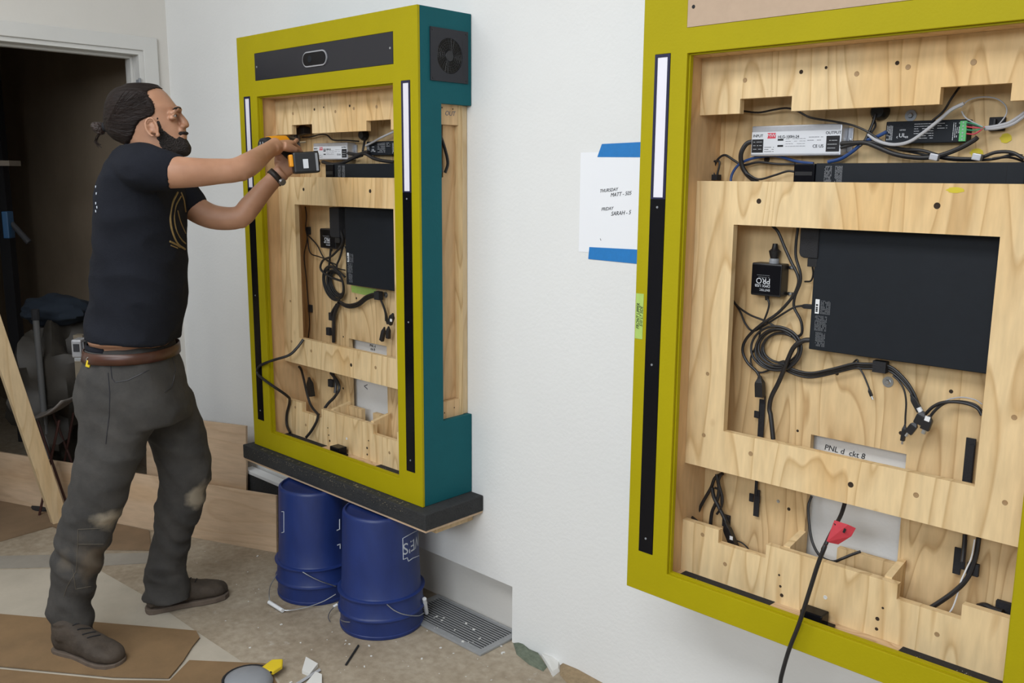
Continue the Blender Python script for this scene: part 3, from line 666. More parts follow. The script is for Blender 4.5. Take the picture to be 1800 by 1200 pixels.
# white wall-side note written on the wall behind
text('wall_note', 'PNL d  ckt 8', .020, M['ink'], None, (PY(1484, 795, WY-.0008).x, WY-.0006, PY(1484, 794, WY-.0008).z), (1, 0, -.03), (0, 0, 1), shear=.15)
o = bpy.data.objects['wall_note']; tag(o, 'black handwriting on the white wall seen through the right kiosk', 'writing')
# washers
def washer(px, py, r, label):
    p = PY(px, py, .1885); e = MB().lathe([(r*.35, -.001), (r, -.001), (r, .0005)], p, 24, axis='y')
    e.lathe([(.0001, -.005), (r*.38, -.005), (r*.5, -.003), (r*.5, -.001)], p, 6, axis='y')
    return tag(e.build('bolt_washer', M['steel']), label, 'washer')
washer(1561, 671, .0125, 'steel bolt and washer under the computer of the right kiosk')
washer(1601, 203, .0125, 'steel bolt and washer in the top slot of the right kiosk')
washer(1342, 232, .005, 'small screw head left of the silver power supply, right kiosk')
washer(678, 518, .011, 'steel bolt and washer under the computer of the left kiosk')
# top slot, right kiosk
c = cable_group('thin_cable', [(pts(c1, [.175, .165], (458, 665), (455, 730), (425, 800), (425, 850), (450, 890), (470, 925)), .0024)], 'thin cable hanging at the far left of the top slot, right kiosk')
a, b = pts(c1, .165, (460, 680), (458, 612)); plug(a, b, .012, .010, 'plug', c)
cable_group('looped_cable', [(pts(c1, .170, (455, 935), (465, 880), (490, 835), (525, 818), (570, 845), (620, 870), (700, 855), (800, 865), (892, 865)), .0030),
   (pts(c1, .163, (480, 930), (495, 860), (480, 850), (450, 855), (440, 885), (460, 925)), .0026)], 'black leads gathered in a clip at the left of the top slot, right kiosk')
q = PY(*c1((472, 935))[0], .165); tag(MB().rbox(q, .022, .022, .014).build('cable_clip', M['matblack'], bevel=.001), 'small black clip standing at the left of the top slot, right kiosk', 'clip')
cable_group('thick_cable', [(pts(c1, [.160, .150, .160, .150], (672, 745), (635, 760), (608, 810), (612, 870), (640, 920), (690, 960), (720, 985)), .0058)], 'thick black cord from the left end of the power supply, right kiosk')
cable_group('blue_cable', [(pts(c1, [.16, .168], (552, 975), (560, 920), (600, 865), (680, 832), (790, 822), (900, 850), (990, 862)), .0034), (pts(cP, [.160, .155], (560, 520), (640, 500), (720, 450), (790, 390), (860, 365), (930, 330)), .0042)], 'dark blue cable curving beneath the power supply, right kiosk', material=M['bluecable'])
cable_group('thin_cable', [(pts(c1, [.150, .150], (640, 915), (700, 945), (780, 925), (850, 903), (890, 905)), .0026)], 'thin black lead running into the end of the long bar, right kiosk')
cable_group('thin_cable', [(pts(cP, [.175, .15, .14, .15], (15, 198), (120, 208), (220, 190), (300, 180), (370, 200), (450, 240), (600, 265), (720, 290), (820, 335), (900, 390), (1000, 440)), .0024)], 'thin black cable crossing above the power supply, right kiosk')
cable_group('thick_cable', [(pts(cP, [.150, .140], (640, 405), (720, 400), (800, 400), (880, 430), (980, 470), (1090, 490), (1200, 492), (1300, 470), (1400, 430), (1480, 385), (1505, 365)), .0050),
   (pts(cP, [.150, .145], (640, 430), (740, 405), (830, 395), (930, 420), (1040, 440), (1160, 450), (1300, 490), (1420, 500), (1520, 495), (1620, 460), (1720, 460), (1800, 500)), .0036)], 'thick black cords looping under the controller, right kiosk')
cable_group('thin_cable', [(pts(cP, [.155, .150], (1000, 440), (1150, 470), (1330, 505), (1480, 510), (1620, 500), (1720, 475), (1790, 480)), .0026), (pts(cP, [.17, .14], (1800, 520), (1750, 500), (1690, 490), (1600, 500)), .0024)], 'thin black cables resting on the long bar at its right, right kiosk')
cable_group('thin_cable', [(pts(cP, [.165, .150], (860, 215), (845, 270), (820, 330), (790, 390), (760, 420)), .0034), (pts(cP, [.168, .155], (845, 240), (860, 290), (830, 340), (800, 380)), .0024)], 'black cord dropping from the round gland, right kiosk')
q = PY(1549, 196, .1885); tag(MB().lathe([(.0001, -.022), (.014, -.022), (.020, -.012), (.020, 0)], q, 20, axis='y').build('cable_gland', M['black'], smooth=True), 'round black cable gland under the top batten, right kiosk', 'gland')
cable_group('thin_cable', [(pts(cP, [.17, .15], (1397, 40), (1340, 120), (1290, 200), (1220, 260)), .0024)], 'thin black cable running up through the right notch, right kiosk')
cable_group('grey_cable', [(pts(cP, [.150, .130, .135], (815, 345), (860, 380), (930, 405), (1000, 410), (1080, 390), (1170, 330), (1270, 250), (1340, 190), (1420, 150)), .0038)], 'pale grey cable sweeping in front of the controller, right kiosk', material=M['greycable'])
cable_group('grey_wire_loop', [(pts(cP, [.170, .165], (1400, 175), (1450, 130), (1530, 110), (1620, 118), (1680, 160), (1690, 210), (1660, 260), (1620, 295), (1560, 310)), .0014), (pts(cP, .160, (1405, 200), (1430, 240), (1480, 270), (1540, 300)), .0016)], 'thin translucent wire loop above the controller terminal, right kiosk', material=M['greycable'])
cable_group('grey_cable', [(pts(cP, [.160, .17], (1550, 305), (1620, 295), (1700, 275), (1760, 240), (1815, 200)), .0036), (pts(cP, [.160, .17], (1550, 312), (1640, 305), (1730, 280), (1810, 225)), .0034)], 'pair of pale grey cables leaving to the right, right kiosk', material=M['greycable'])
for i, (nm, col, yy) in enumerate((('red', (.55, .04, .08), 350), ('green', (.03, .25, .12), 325), ('red', (.55, .04, .08), 305), ('black', (.01, .01, .01), 290), ('green', (.03, .25, .12), 278))):
    mm = bpy.data.materials.get('wire_'+nm) or mat('wire_'+nm, col, .45)
    cable_group('terminal_wire', [(pts(cP, .150, (1436, yy-8), (1490, yy-2+(i-2)*3), (1552, 306+(i-2)*3)), .0014)], nm+' wire into the green terminal, %s of the fan of wires' % ('lowest', 'second lowest', 'middle one', 'second highest', 'highest')[i], material=mm)
q = PY(1753, 218, .182); e = tag(MB().rbox(q, .030, .008, .028).build('cable_mount', M['matblack'], bevel=.001), 'black square cable mount right of the controller', 'clip')
MB().rbox(q+Vector((0, -.014, 0)), .003, .012, .018).build('cable_tie', M['black'], e)
for px, py in ((1643, 276), (1718, 276)):
    q = PY(px, py, .135); tag(MB().rbox(q, .018, .016, .014, Matrix.Rotation(.2, 3, 'Y')).build('foil_wrap', M['alu'], bevel=.002), 'shiny foil wrap on the cables, %s one above the long bar' % ('left' if px < 1700 else 'right'), 'wrap')
for cr, p, sx, sz, yy in ((cP, (1685, 370), .022, .020, .189), (cP, (1500, 462), .026, .018, .189), (crop(1440, 0, 3), (718, 1002), .034, .012, PA)):
    q = PY(*cr(p)[0], yy); n_ = 14
    poly = [(q.x+sx*.5*math.cos(t*2*math.pi/n_)*(1+.15*math.sin(3*t)), q.z+sz*.5*math.sin(t*2*math.pi/n_)) for t in range(n_)]
    o = MB().prism(poly, .0004, axis='y', base=yy-.0007).build('paint_mark', M['yellowpaint']); o.parent = kB
    o.location = (-BX, 0, -KZ)
# lower slots, right kiosk
cable_group('thin_cable', [(pts(c7a, [.17, .12], (302, 700), (330, 730), (375, 768)), .0042)], 'short black cord in the far lower-left corner, right kiosk')
cable_group('looped_cable', [(pts(c7a, .170, (512, 515), (470, 540), (450, 590), (410, 660), (380, 720), (360, 770)), .0046), (pts(c7a, .165, (480, 520), (492, 600), (480, 660), (455, 720), (445, 800)), .0050),
    (pts(c7a, .160, (455, 590), (465, 640), (490, 690), (520, 750), (555, 830), (590, 905)), .0052), (pts(c7a, .158, (505, 520), (490, 560), (510, 640), (505, 690), (480, 730)), .0032), (pts(c7a, .172, (470, 590), (500, 610), (505, 680)), .003)],
    'tangle of black cords in the lower-left slot, right kiosk')
q = pts(c7a, .150, (520, 770), (572, 900)); o = plug(q[0], q[1], .020, .016, 'ferrite_block', None, M['black']); tag(o, 'slim black block with a small sticker among the lower-left cords, right kiosk', 'adapter')
MB().rbox(PY(*c7a((556, 856))[0], .141), .009, .001, .010).build('sticker', M['white'], o)
tag(MB().rbox(PY(*c7a((530, 765))[0], .182), .020, .010, .032).build('cable_clip', M['matblack'], bevel=.001), 'black clip on the back board in the lower-left slot, right kiosk', 'clip')
cable_group('thin_cable', [(pts(c7a, .165, (578, 868), (610, 880), (640, 905), (660, 935)), .0020)], 'thin lead curling from the slim block, right kiosk')
cable_group('thin_cable', [(pts(c7a, [.17, .16, .13, .12, .13], (980, 635), (962, 690), (968, 790), (985, 880), (1025, 950), (1090, 980)) + pts(c8, [.13, .15], (140, 430), (200, 405), (258, 385)), .0034)], 'black cord hanging in the lower centre slot in front of the white patch, right kiosk')
cable_group('thick_cable', [(pts(c8, [.17, .14], (990, 300), (975, 400), (945, 500), (900, 575), (830, 640), (760, 690), (690, 735)), .0055), (pts(c8, [.175, .15], (905, 280), (900, 360), (890, 450)), .0050)], 'thick black cords curving down in the lower-right slot, right kiosk')
cable_group('white_wire', [(pts(c8, [.160, .15], (965, 310), (945, 420), (915, 490), (880, 570), (855, 660), (830, 730), (800, 775)), .0018)], 'thin white wire beside the thick cords in the lower-right slot', material=M['white'])
tag(MB().rbox(PY(*c8((955, 495))[0], .165), .024, .010, .028).build('cable_mount', M['matblack'], bevel=.001), 'black cable mount holding the thick cords in the lower-right slot', 'clip')
cable_group('thick_cable', [(pts(c8, [.17, .15], (985, 725), (1030, 718), (1080, 740), (1140, 760)), .0062)], 'short thick cord end at the far lower right, right kiosk')
tag(MB().rbox(PY(*c8((1150, 735))[0], .165), .034, .012, .028).build('cable_mount', M['matblack'], bevel=.001), 'black cable mount at the far lower right, right kiosk', 'clip')
# long cord hanging out of the right kiosk, with its red tag
P_ = [PY(1500, 835, .150), PY(1490, 865, .145), PY(1479, 903, .115), PY(1462, 935, .05), PY(1447, 965, .02)]+pts(c7, [-.004, -.02, -.03], (1400, 240), (1350, 370), (1290, 560), (1220, 780), (1150, 960), (1100, 1130), (1085, 1220))
P_ += [PY(1368, 1260, -.05)]; P_ += [Vector((P_[-1].x-.01, -.06, .42)), Vector((P_[-1].x-.04, -.09, .15)), Vector((P_[-1].x-.02, -.16, .012)), Vector((P_[-1].x+.15, -.35, .006)), Vector((P_[-1].x+.6, -.6, .006))]
hang = cable(P_, .0050, 'long black cord hanging out over the bottom of the right kiosk')
rt = pts(c8, [.04, .045, .05, .05, .045, .03], (95, 190), (180, 218), (228, 240), (200, 290), (120, 340), (45, 325))
mb = MB(); n_ = len(rt); nrm = Vector((0, -.0012, 0)); mb.add(rt+[p+nrm for p in rt], [tuple(range(n_)), tuple(range(n_, 2*n_))]+[(i, (i+1) % n_, n_+(i+1) % n_, n_+i) for i in range(n_)])
tg = tag(mb.build('warning_tag', M['redtag']), 'red paper tag wrapped round the hanging cord', 'tag')
for a, b in (((100, 205), (92, 238)), ((172, 235), (150, 270))):
    p0, p1 = pts(c8, .042, a, b); MB().rbox((p0+p1)/2+Vector((0, -.004, 0)), .005, .0008, .011, Matrix.Rotation(.35, 3, 'Y')).build('printed_mark', M['ink'], tg)
# black tape on the ledge at the bottom of each kiosk
ti = 0
for ox, segs in ((BX, ((.128, .385), (.70, .925))), (0, ((.128, .385), (.72, .925)))):
    for a, b in segs:
        mb = MB(); mb.prism([(ox+a, .024), (ox+b, .024), (ox+b+.004, .086), (ox+a+.002, .086)], .0009, base=KZ+.0549)
        tp = tag(mb.build('black_tape', M['matblack']), 'strip of scuffed black tape, %s end of the %s kiosk ledge' % ('left' if a < .5 else 'right', 'right' if ox else 'left'), 'tape')
        d = MB(); rr = random.Random(int(a*100)+int(ox*10))
        for c0 in (.2, .65):
            for _ in range(26):
                x = ox+a+(b-a)*(c0+rr.gauss(0, .05)); y = .045+rr.gauss(0, .010); s_ = rr.uniform(.0006, .0020)
                if .026 < y < .084 and ox+a < x < ox+b: d.add([(x, y-s_, KZ+.0560), (x+s_, y, KZ+.0560), (x, y+s_*.6, KZ+.0560)], [(0, 1, 2)])
        d.build('dust_specks', M['dust'], tp, )['kind'] = 'stuff'
    tag(MB().rbox((ox+.505, .055, KZ+.070), .055, .040, .030).rbox((ox+.53, .05, KZ+.060), .05, .03, .008).build('cable_clamp', M['gloss'], bevel=.003), 'black clamp on the middle of the %s kiosk ledge' % ('right' if ox else 'left'), 'clamp')
# green tape note stuck on the right kiosk edge
q0, q1 = PY(1118.5, 515, -.0004), PY(1127, 596, -.0004)
e = tag(MB().box(q0.x, q0.x+.0235, -.0009, -.0002, q1.z, q0.z).build('tape_note', M['tapegreen']), 'strip of green tape with vertical handwriting on the right kiosk', 'tape')
text('handwriting', 'FRONT UPPER', .013, M['ink'], e, (q0.x+.0085, -.0011, (q0.z+q1.z)/2), (0, 0, 1), (-1, 0, 0), shear=.3, sx=.8)
text('handwriting', 'S10/ LT SIDE', .012, M['ink'], e, (q0.x+.0185, -.0011, (q0.z+q1.z)/2), (0, 0, 1), (-1, 0, 0), shear=.3, sx=.8)

# --- left kiosk cables
def A5(y, *p): return pts(a5, y, *p)
cable_group('thin_cable', [(A5(.178, (512, 235), (520, 300), (515, 380), (525, 450), (505, 560), (518, 700), (530, 850), (540, 1000), (532, 1100)), .0022)], 'thin cable running straight down the left edge, left kiosk')
for p, w_ in (((533, 395), 'upper'), ((545, 908), 'lower')):
    tag(MB().rbox(PY(*a5(p)[0], .182), .020, .010, .030).build('cable_clip', M['matblack'], bevel=.001), w_+' black clip on the straight cable, left kiosk', 'clip')
cable_group('thin_cable', [(A5(.17, (525, 440), (545, 540), (600, 565), (660, 590), (720, 640), (775, 655)), .0024), (A5(.172, (530, 425), (590, 490), (640, 580), (720, 620)), .0026)], 'two thin cables crossing right to the coil, left kiosk')
cable_group('thick_cable', [(A5([.14, .16], (690, 240), (705, 330), (745, 400), (755, 480), (690, 560), (630, 590), (615, 650), (680, 700), (760, 730)), .0045), (A5(.16, (765, 380), (770, 450), (745, 560), (720, 640), (775, 700)), .004), (A5(.165, (680, 520), (670, 620), (660, 700), (660, 780)), .0042)], 'thick black cords falling past the interface box, left kiosk')
cc = []; rnd = random.Random(11); ctr = PY(*a5((712, 745))[0], .166)
for i in range(6):
    rx, rz = .040+.005*i, .038+.0052*i; ox, oz = rnd.uniform(-.003, .003), rnd.uniform(-.003, .003); th = rnd.uniform(0, 6)
    cc.append(([Vector((ctr.x+ox+rx*math.cos(th+2*math.pi*k/25), .176-.004*i, ctr.z+oz+rz*math.sin(th+2*math.pi*k/25)-.012*math.cos(th+2*math.pi*k/25))) for k in range(26)], .0036))
cable_group('coiled_cable', cc, 'coil of black cable in the middle of the left kiosk')
c = cable_group('cable_bundle', [([p+o for p in A5(.166, (730, 860), (790, 890), (860, 880), (920, 835), (990, 820), (1020, 870), (1045, 940), (1050, 1000))], .0036) for o in off], 'bundle of black cables rising right to a clip then dropping, left kiosk')
MB().rbox(PY(*a5((995, 822))[0], .160), .028, .020, .030).build('cable_clip', M['matblack'], c)
a, b = A5(.160, (1035, 1030), (1015, 1120)); plug(a, b, .016, .012, 'plug', c)
a, b = A5(.160, (1062, 1025), (1058, 1105)); plug(a, b, .016, .012, 'plug', c)
a, b = A5(.155, (1092, 940), (1068, 1010)); plug(a, b, .020, .012, 'plug', c)
MB().rbox(PY(*a5((1078, 985))[0], .146), .010, .002, .010).build('white_tag', M['white'], c)
c = cable_group('thick_cable', [(A5([.166, .175], (735, 870), (705, 950), (700, 1050), (700, 1130)), .0075), (A5([.166, .170], (720, 880), (690, 930), (685, 970)), .005)], 'thick strapped black cords dropping to the lower rail, left kiosk')
for p in ((685, 960), (668, 1058)): MB().rbox(PY(*a5(p)[0], .172), .022, .012, .030).build('cable_clip', M['matblack'], c)
# green tape under the left computer
q = A5(.1885, (815, 755), (985, 780), (960, 815), (900, 818), (820, 800)); n_ = len(q)
tag(MB().add(q+[p+Vector((0, -.0006, 0)) for p in q], [tuple(range(n_)), tuple(range(n_, 2*n_))]+[(i, (i+1) % n_, n_+(i+1) % n_, n_+i) for i in range(n_)]).build('green_tape', M['tapegreen']), 'scrap of green tape under the computer of the left kiosk', 'tape')
# lower slot of the left kiosk
def A6(y, *p): return pts(a6, y, *p)
cable_group('slung_cable', [(A6([.078, .055, .03, -.007, -.009, -.009, -.009, -.007, .05, .074, .079, .079, .070], (345, 150), (300, 210), (240, 265), (130, 300), (40, 335), (10, 370), (20, 410), (110, 480), (225, 560), (245, 600), (225, 690), (225, 770), (248, 828)), .0055)], 'black cord slung out of the left kiosk over its olive frame')
cable_group('thick_cable', [(A6([.12, .15, .15, .10, .075], (240, 545), (230, 450), (235, 390), (270, 350), (320, 355), (345, 430), (370, 540), (400, 630), (455, 700)), .0050), (A6([.078, .070, .060], (455, 690), (440, 750), (400, 820), (365, 862)), .0055), (A6(.165, (315, 370), (330, 450), (332, 590)), .0050)], 'black cords looping through the lower-left slot, left kiosk')
o = plug(*A6(.155, (385, 425), (405, 565)), .026, .018, 'cable_joint', None); tag(o, 'black cable joint behind the lower slot, left kiosk', 'connector')
cable_group('thick_cable', [(A6([.17, .15, .12], (545, 395), (590, 450), (605, 510), (570, 570), (530, 610), (500, 650)), .0060), (A6([.172, .15], (560, 395), (580, 470), (575, 540)), .006)], 'black cords bowing right in the lower slot, left kiosk')
tag(MB().rbox(PY(*a6((545, 468))[0], .165), .026, .012, .030).build('cable_clip', M['matblack'], bevel=.001), 'black clip beside the bowing cords, left kiosk', 'clip')
o = text('wall_note', 'PNL d\nckt 8', .014, M['ink'], None, (PY(*a6((850, 212))[0], WY).x, WY-.0006, PY(*a6((850, 210))[0], WY).z)); tag(o, 'black handwriting on the wall above the left kiosk rail', 'writing')
o = text('wall_note', '<', .045, M['greyink'], None, (PY(*a6((800, 497))[0], WY).x, WY-.0006, PY(*a6((800, 497))[0], WY).z)); tag(o, 'pencilled arrow mark on the white patch behind the left kiosk', 'writing')
# top slot of the left kiosk
def AU(y, *p): return pts(aU, y, *p)
cable_group('thin_cable', [(AU([.17, .15], (650, 265), (740, 262), (850, 235), (930, 240), (1000, 295), (1150, 300), (1290, 310)), .0028)], 'thin cable over the power supply, left kiosk')
cable_group('thick_cable', [(AU([.15, .145], (880, 545), (1000, 570), (1120, 550), (1220, 500), (1340, 440), (1400, 430)), .0062), (AU([.150, .14], (1170, 445), (1260, 460), (1360, 450), (1450, 500), (1560, 530), (1690, 545)), .0060), (AU(.150, (1180, 510), (1260, 490), (1330, 470)), .005)], 'thick black cords under the power supply, left kiosk')
cable_group('thin_cable', [(AU([.170, .15], (1365, 270), (1350, 340), (1335, 420)), .0042)], 'black cord dropping from the gland, left kiosk')
q = PY(*aU((1365, 240))[0], .1885); tag(MB().lathe([(.0001, -.022), (.014, -.022), (.020, -.012), (.020, 0)], q, 20, axis='y').build('cable_gland', M['black'], smooth=True), 'round black cable gland under the top batten, left kiosk', 'gland')
cable_group('grey_cable', [(AU([.150, .14], (1370, 360), (1450, 320), (1550, 265), (1690, 200)), .0038)], 'pale grey cable crossing the controller, left kiosk', material=M['greycable'])
o = plug(*AU(.15, (650, 130), (660, 235)), .06, .03, 'hanging_plug', None); tag(o, 'black plug hanging in the left notch, left kiosk', 'connector')
tag(MB().tube(AU(.125, (580, 235), (582, 322)), [.007, .006], 10).build('cable_end', M['cable']), 'black cable end poking below the left notch, left kiosk', 'connector')
q0, q1 = PY(*aU((378, 245))[0], .150), PY(*aU((535, 330))[0], .150)
tag(MB().box(q0.x, q1.x, .150, .188, q1.z-.03, q0.z).build('junction_box', M['grey'], bevel=.002), 'grey junction box behind the hands, left kiosk', 'box')
# cables seen through the side notch
cable_group('side_cables', [([Vector((1.020, .112, KZ+z)) for z in (1.25, 1.20, 1.14)]+[Vector((1.020, .118, KZ+1.10))], .009), ([Vector((1.018, .12, KZ+1.22)), Vector((1.020, .140, KZ+1.17)), Vector((1.022, .148, KZ+1.13)), Vector((1.020, .138, KZ+1.10))], .005)], 'black cables hanging inside the side notch of the left kiosk')

# ------------------------------------------------------------------ the man
from mathutils import noise
from mathutils.bvhtree import BVHTree
FH = Vector((-math.sin(YAW), math.cos(YAW), 0)); RH = Vector((math.cos(YAW), math.sin(YAW), 0))
MO = CAM + RH*(-1.30) + FH*2.98; MO.z = 0
MI = Matrix.Translation(MO) @ Matrix.Rotation(YAW, 4, 'Z')
MINV = MI.inverted()
def B(px, py, t):
    """a joint of the man: sight direction met at distance t in front of the camera, in his own axes (x ahead, y to his left, z up)"""
    d = ray(px, py); return MINV @ (CAM + d*(t/d.dot(FH)))
man = empty('person', MO, 'man with hair bun, black t-shirt and grey jeans, working on the left kiosk', 'person', rz=YAW)
def slope(px): d = ray(px, 600); return d.dot(RH)/d.dot(FH)
def sring(xl, xr, y, t, b, egg=0.0, pw=2.0, n=40, tilt=0.0, grow=0.0):
    """level ring from the width seen between xl and xr at height y, half depth b"""
    c = B((xl+xr)/2, y, t); hw = (B(xr, y, t)-B(xl, y, t)).length/2; m_ = abs(slope((xl+xr)/2))
    a = math.sqrt(max(hw*hw-(m_*b)**2, (hw*.6)**2))+grow; b = b+grow
    out = []
    for k in range(n):
        th = 2*math.pi*k/n; cs, sn = math.cos(th), math.sin(th)
        x = a*math.copysign(abs(cs)**(2/pw), cs); y_ = b*math.copysign(abs(sn)**(2/pw), sn)*(1-egg*cs)
        out.append(c+Vector((x, y_, tilt*x)))
    return out
def lring(c, d, ra, rb, n=28, up=Vector((0, 0, 1))):
    d = d.normalized(); a = d.cross(up); a = a.normalized() if a.length > 1e-4 else Vector((0, 1, 0)); b = a.cross(d)
    return [c+a*(ra*math.cos(2*math.pi*k/n))+b*(rb*math.sin(2*math.pi*k/n)) for k in range(n)]
def loft(mb, rings):
    n = len(rings[0]); v = [p for r in rings for p in r]; f = []
    for i in range(len(rings)-1):
        for k in range(n): f.append((i*n+k, i*n+(k+1) % n, (i+1)*n+(k+1) % n, (i+1)*n+k))
    f.append(tuple(reversed(range(n)))); f.append(tuple((len(rings)-1)*n+k for k in range(n)))
    mb.add(v, f)
def limb(mb, joints, n=28):
    """joints: (centre, radius[, flat]) smoothed along a curve"""
    P_ = [j[0] for j in joints]; R_ = [j[1] for j in joints]
    cp = catmull(P_, 5); m_ = len(cp)
    rr = [Vector((r, (j[2] if len(j) > 2 else r), 0)) for r, j in zip(R_, joints)]; cr = catmull(rr, 5)
    loft(mb, [lring(cp[i], cp[min(i+1, m_-1)]-cp[max(i-1, 0)], cr[i].x, cr[i].y, n) for i in range(m_)])
def ball(mb, c, rx, ry, rz, rot=None, n=20):
    prof = []
    for i in range(1, n): prof.append((math.sin(math.pi*i/n), -math.cos(math.pi*i/n)))
    rings = []
    for r, h in prof:
        ring = []
        for k in range(n):
            p = Vector((rx*r*math.cos(2*math.pi*k/n), ry*r*math.sin(2*math.pi*k/n), rz*h))
            if rot is not None: p = rot @ p
            ring.append(Vector(c)+p)
        rings.append(ring)
    loft(mb, rings)
def fuse(mb, name, material, parent, voxel, smooth=6, fn=None):
    """one continuous surface from overlapping volumes"""
    me = bpy.data.meshes.new(name); me.from_pydata([tuple(v) for v in mb.v], [], mb.f)
    bm = bmesh.new(); bm.from_mesh(me); bmesh.ops.recalc_face_normals(bm, faces=bm.faces); bm.to_mesh(me); bm.free()
    o = bpy.data.objects.new(name, me); C.objects.link(o)
    r = o.modifiers.new('r', 'REMESH'); r.mode = 'VOXEL'; r.voxel_size = voxel; r.use_smooth_shade = True
    if smooth: s_ = o.modifiers.new('s', 'SMOOTH'); s_.factor = .5; s_.iterations = smooth
    dg = bpy.context.evaluated_depsgraph_get(); dg.update()
    m2 = bpy.data.meshes.new_from_object(o.evaluated_get(dg)); bpy.data.objects.remove(o); m2.name = name
    if fn:
        nn = [v.normal.copy() for v in m2.vertices]
        for v, n_ in zip(m2.vertices, nn): v.co = fn(v.co.copy(), n_)
    m2.materials.clear(); m2.materials.append(material)
    for p in m2.polygons: p.use_smooth = True
    ob = bpy.data.objects.new(name, m2); C.objects.link(ob); ob.parent = parent
    return ob
# -- materials
def skin():
    m, t, b = nt('skin'); N = t.nodes.new; L = t.links.new
    tc = N('ShaderNodeTexCoord'); n = N('ShaderNodeTexNoise'); n.inputs['Scale'].default_value = 14; n.inputs['Detail'].default_value = 5; L(tc.outputs['Object'], n.inputs[0])
    r = N('ShaderNodeValToRGB'); r.color_ramp.elements[0].position = .3; r.color_ramp.elements[1].position = .72
    r.color_ramp.elements[0].color = (.38, .190, .110, 1); r.color_ramp.elements[1].color = (.50, .268, .165, 1)
    L(n.outputs['Fac'], r.inputs[0]); L(r.outputs[0], b.inputs['Base Color']); b.inputs['Roughness'].default_value = .5
    b.inputs['Subsurface Weight'].default_value = .08; b.inputs['Subsurface Radius'].default_value = (.01, .004, .002)
    return m
M['skin'] = skin()
M['hair'] = mat('dark_hair', (.017, .010, .008), .62, var=.5, vscale=60, bump=.5, bscale=120, stretch=(.2, 1, 1), spec=.22)
M['beard'] = mat('dark_beard', (.020, .012, .009), .7, var=.6, vscale=120, bump=.9, bscale=220)
M['shirt'] = mat('black_cotton', (.0135, .015, .021), .9, spec=.15, var=.25, vscale=9, bump=.15, bscale=180)
M['leather'] = mat('brown_leather', (.075, .026, .014), .38, var=.35, vscale=25)
M['gold'] = mat('gold_print', (.30, .20, .07), .7, var=.3, vscale=70)
M['boot'] = mat('worn_boot', (.070, .052, .038), .8, var=.45, vscale=14, bump=.3, bscale=60)
M['sole'] = mat('boot_sole', (.14, .105, .08), .85, var=.3, vscale=30)
def jeans(name, stains):
    m, t, b = nt(name); N = t.nodes.new; L = t.links.new
    tc = N('ShaderNodeTexCoord'); n = N('ShaderNodeTexNoise'); n.inputs['Scale'].default_value = 9; n.inputs['Detail'].default_value = 7; n.inputs['Roughness'].default_value = .7; L(tc.outputs['Object'], n.inputs['Vector'])
    r = N('ShaderNodeValToRGB'); r.color_ramp.elements[0].position = .3; r.color_ramp.elements[1].position = .75
    r.color_ramp.elements[0].color = (.029, .028, .027, 1); r.color_ramp.elements[1].color = (.062, .057, .052, 1); L(n.outputs['Fac'], r.inputs[0])
    out = r.outputs[0]
    for c, rad, col, k in stains:
        mp = N('ShaderNodeMapping'); mp.inputs['Location'].default_value = tuple(-x for x in c); L(tc.outputs['Object'], mp.inputs[0])
        n2 = N('ShaderNodeTexNoise'); n2.inputs['Scale'].default_value = 16; n2.inputs['Detail'].default_value = 6; L(tc.outputs['Object'], n2.inputs['Vector'])
        ln = N('ShaderNodeVectorMath'); ln.operation = 'LENGTH'
        m3 = N('ShaderNodeMapping'); m3.inputs['Scale'].default_value = tuple(1/q for q in rad); L(mp.outputs[0], m3.inputs[0]); L(m3.outputs[0], ln.inputs[0])
        ad = N('ShaderNodeMath'); ad.operation = 'ADD'; L(ln.outputs['Value'], ad.inputs[0])
        sc = N('ShaderNodeMath'); sc.operation = 'MULTIPLY_ADD'; sc.inputs[1].default_value = 1.8; sc.inputs[2].default_value = -.9; L(n2.outputs['Fac'], sc.inputs[0]); L(sc.outputs[0], ad.inputs[1])
        rr = N('ShaderNodeMapRange'); rr.inputs[1].default_value = 1.05; rr.inputs[2].default_value = .35; rr.inputs[3].default_value = 0; rr.inputs[4].default_value = k; L(ad.outputs[0], rr.inputs[0])
        mx = N('ShaderNodeMixRGB'); L(rr.outputs[0], mx.inputs[0]); L(out, mx.inputs[1]); mx.inputs[2].default_value = (*col, 1); out = mx.outputs[0]
    L(out, b.inputs['Base Color']); b.inputs['Roughness'].default_value = .9
    w_ = N('ShaderNodeTexNoise'); w_.inputs['Scale'].default_value = 220; L(tc.outputs['Object'], w_.inputs['Vector'])
    bp = N('ShaderNodeBump'); bp.inputs['Strength'].default_value = .2; bp.inputs['Distance'].default_value = .003; L(w_.outputs['Fac'], bp.inputs['Height']); L(bp.outputs[0], b.inputs['Normal'])
    return m

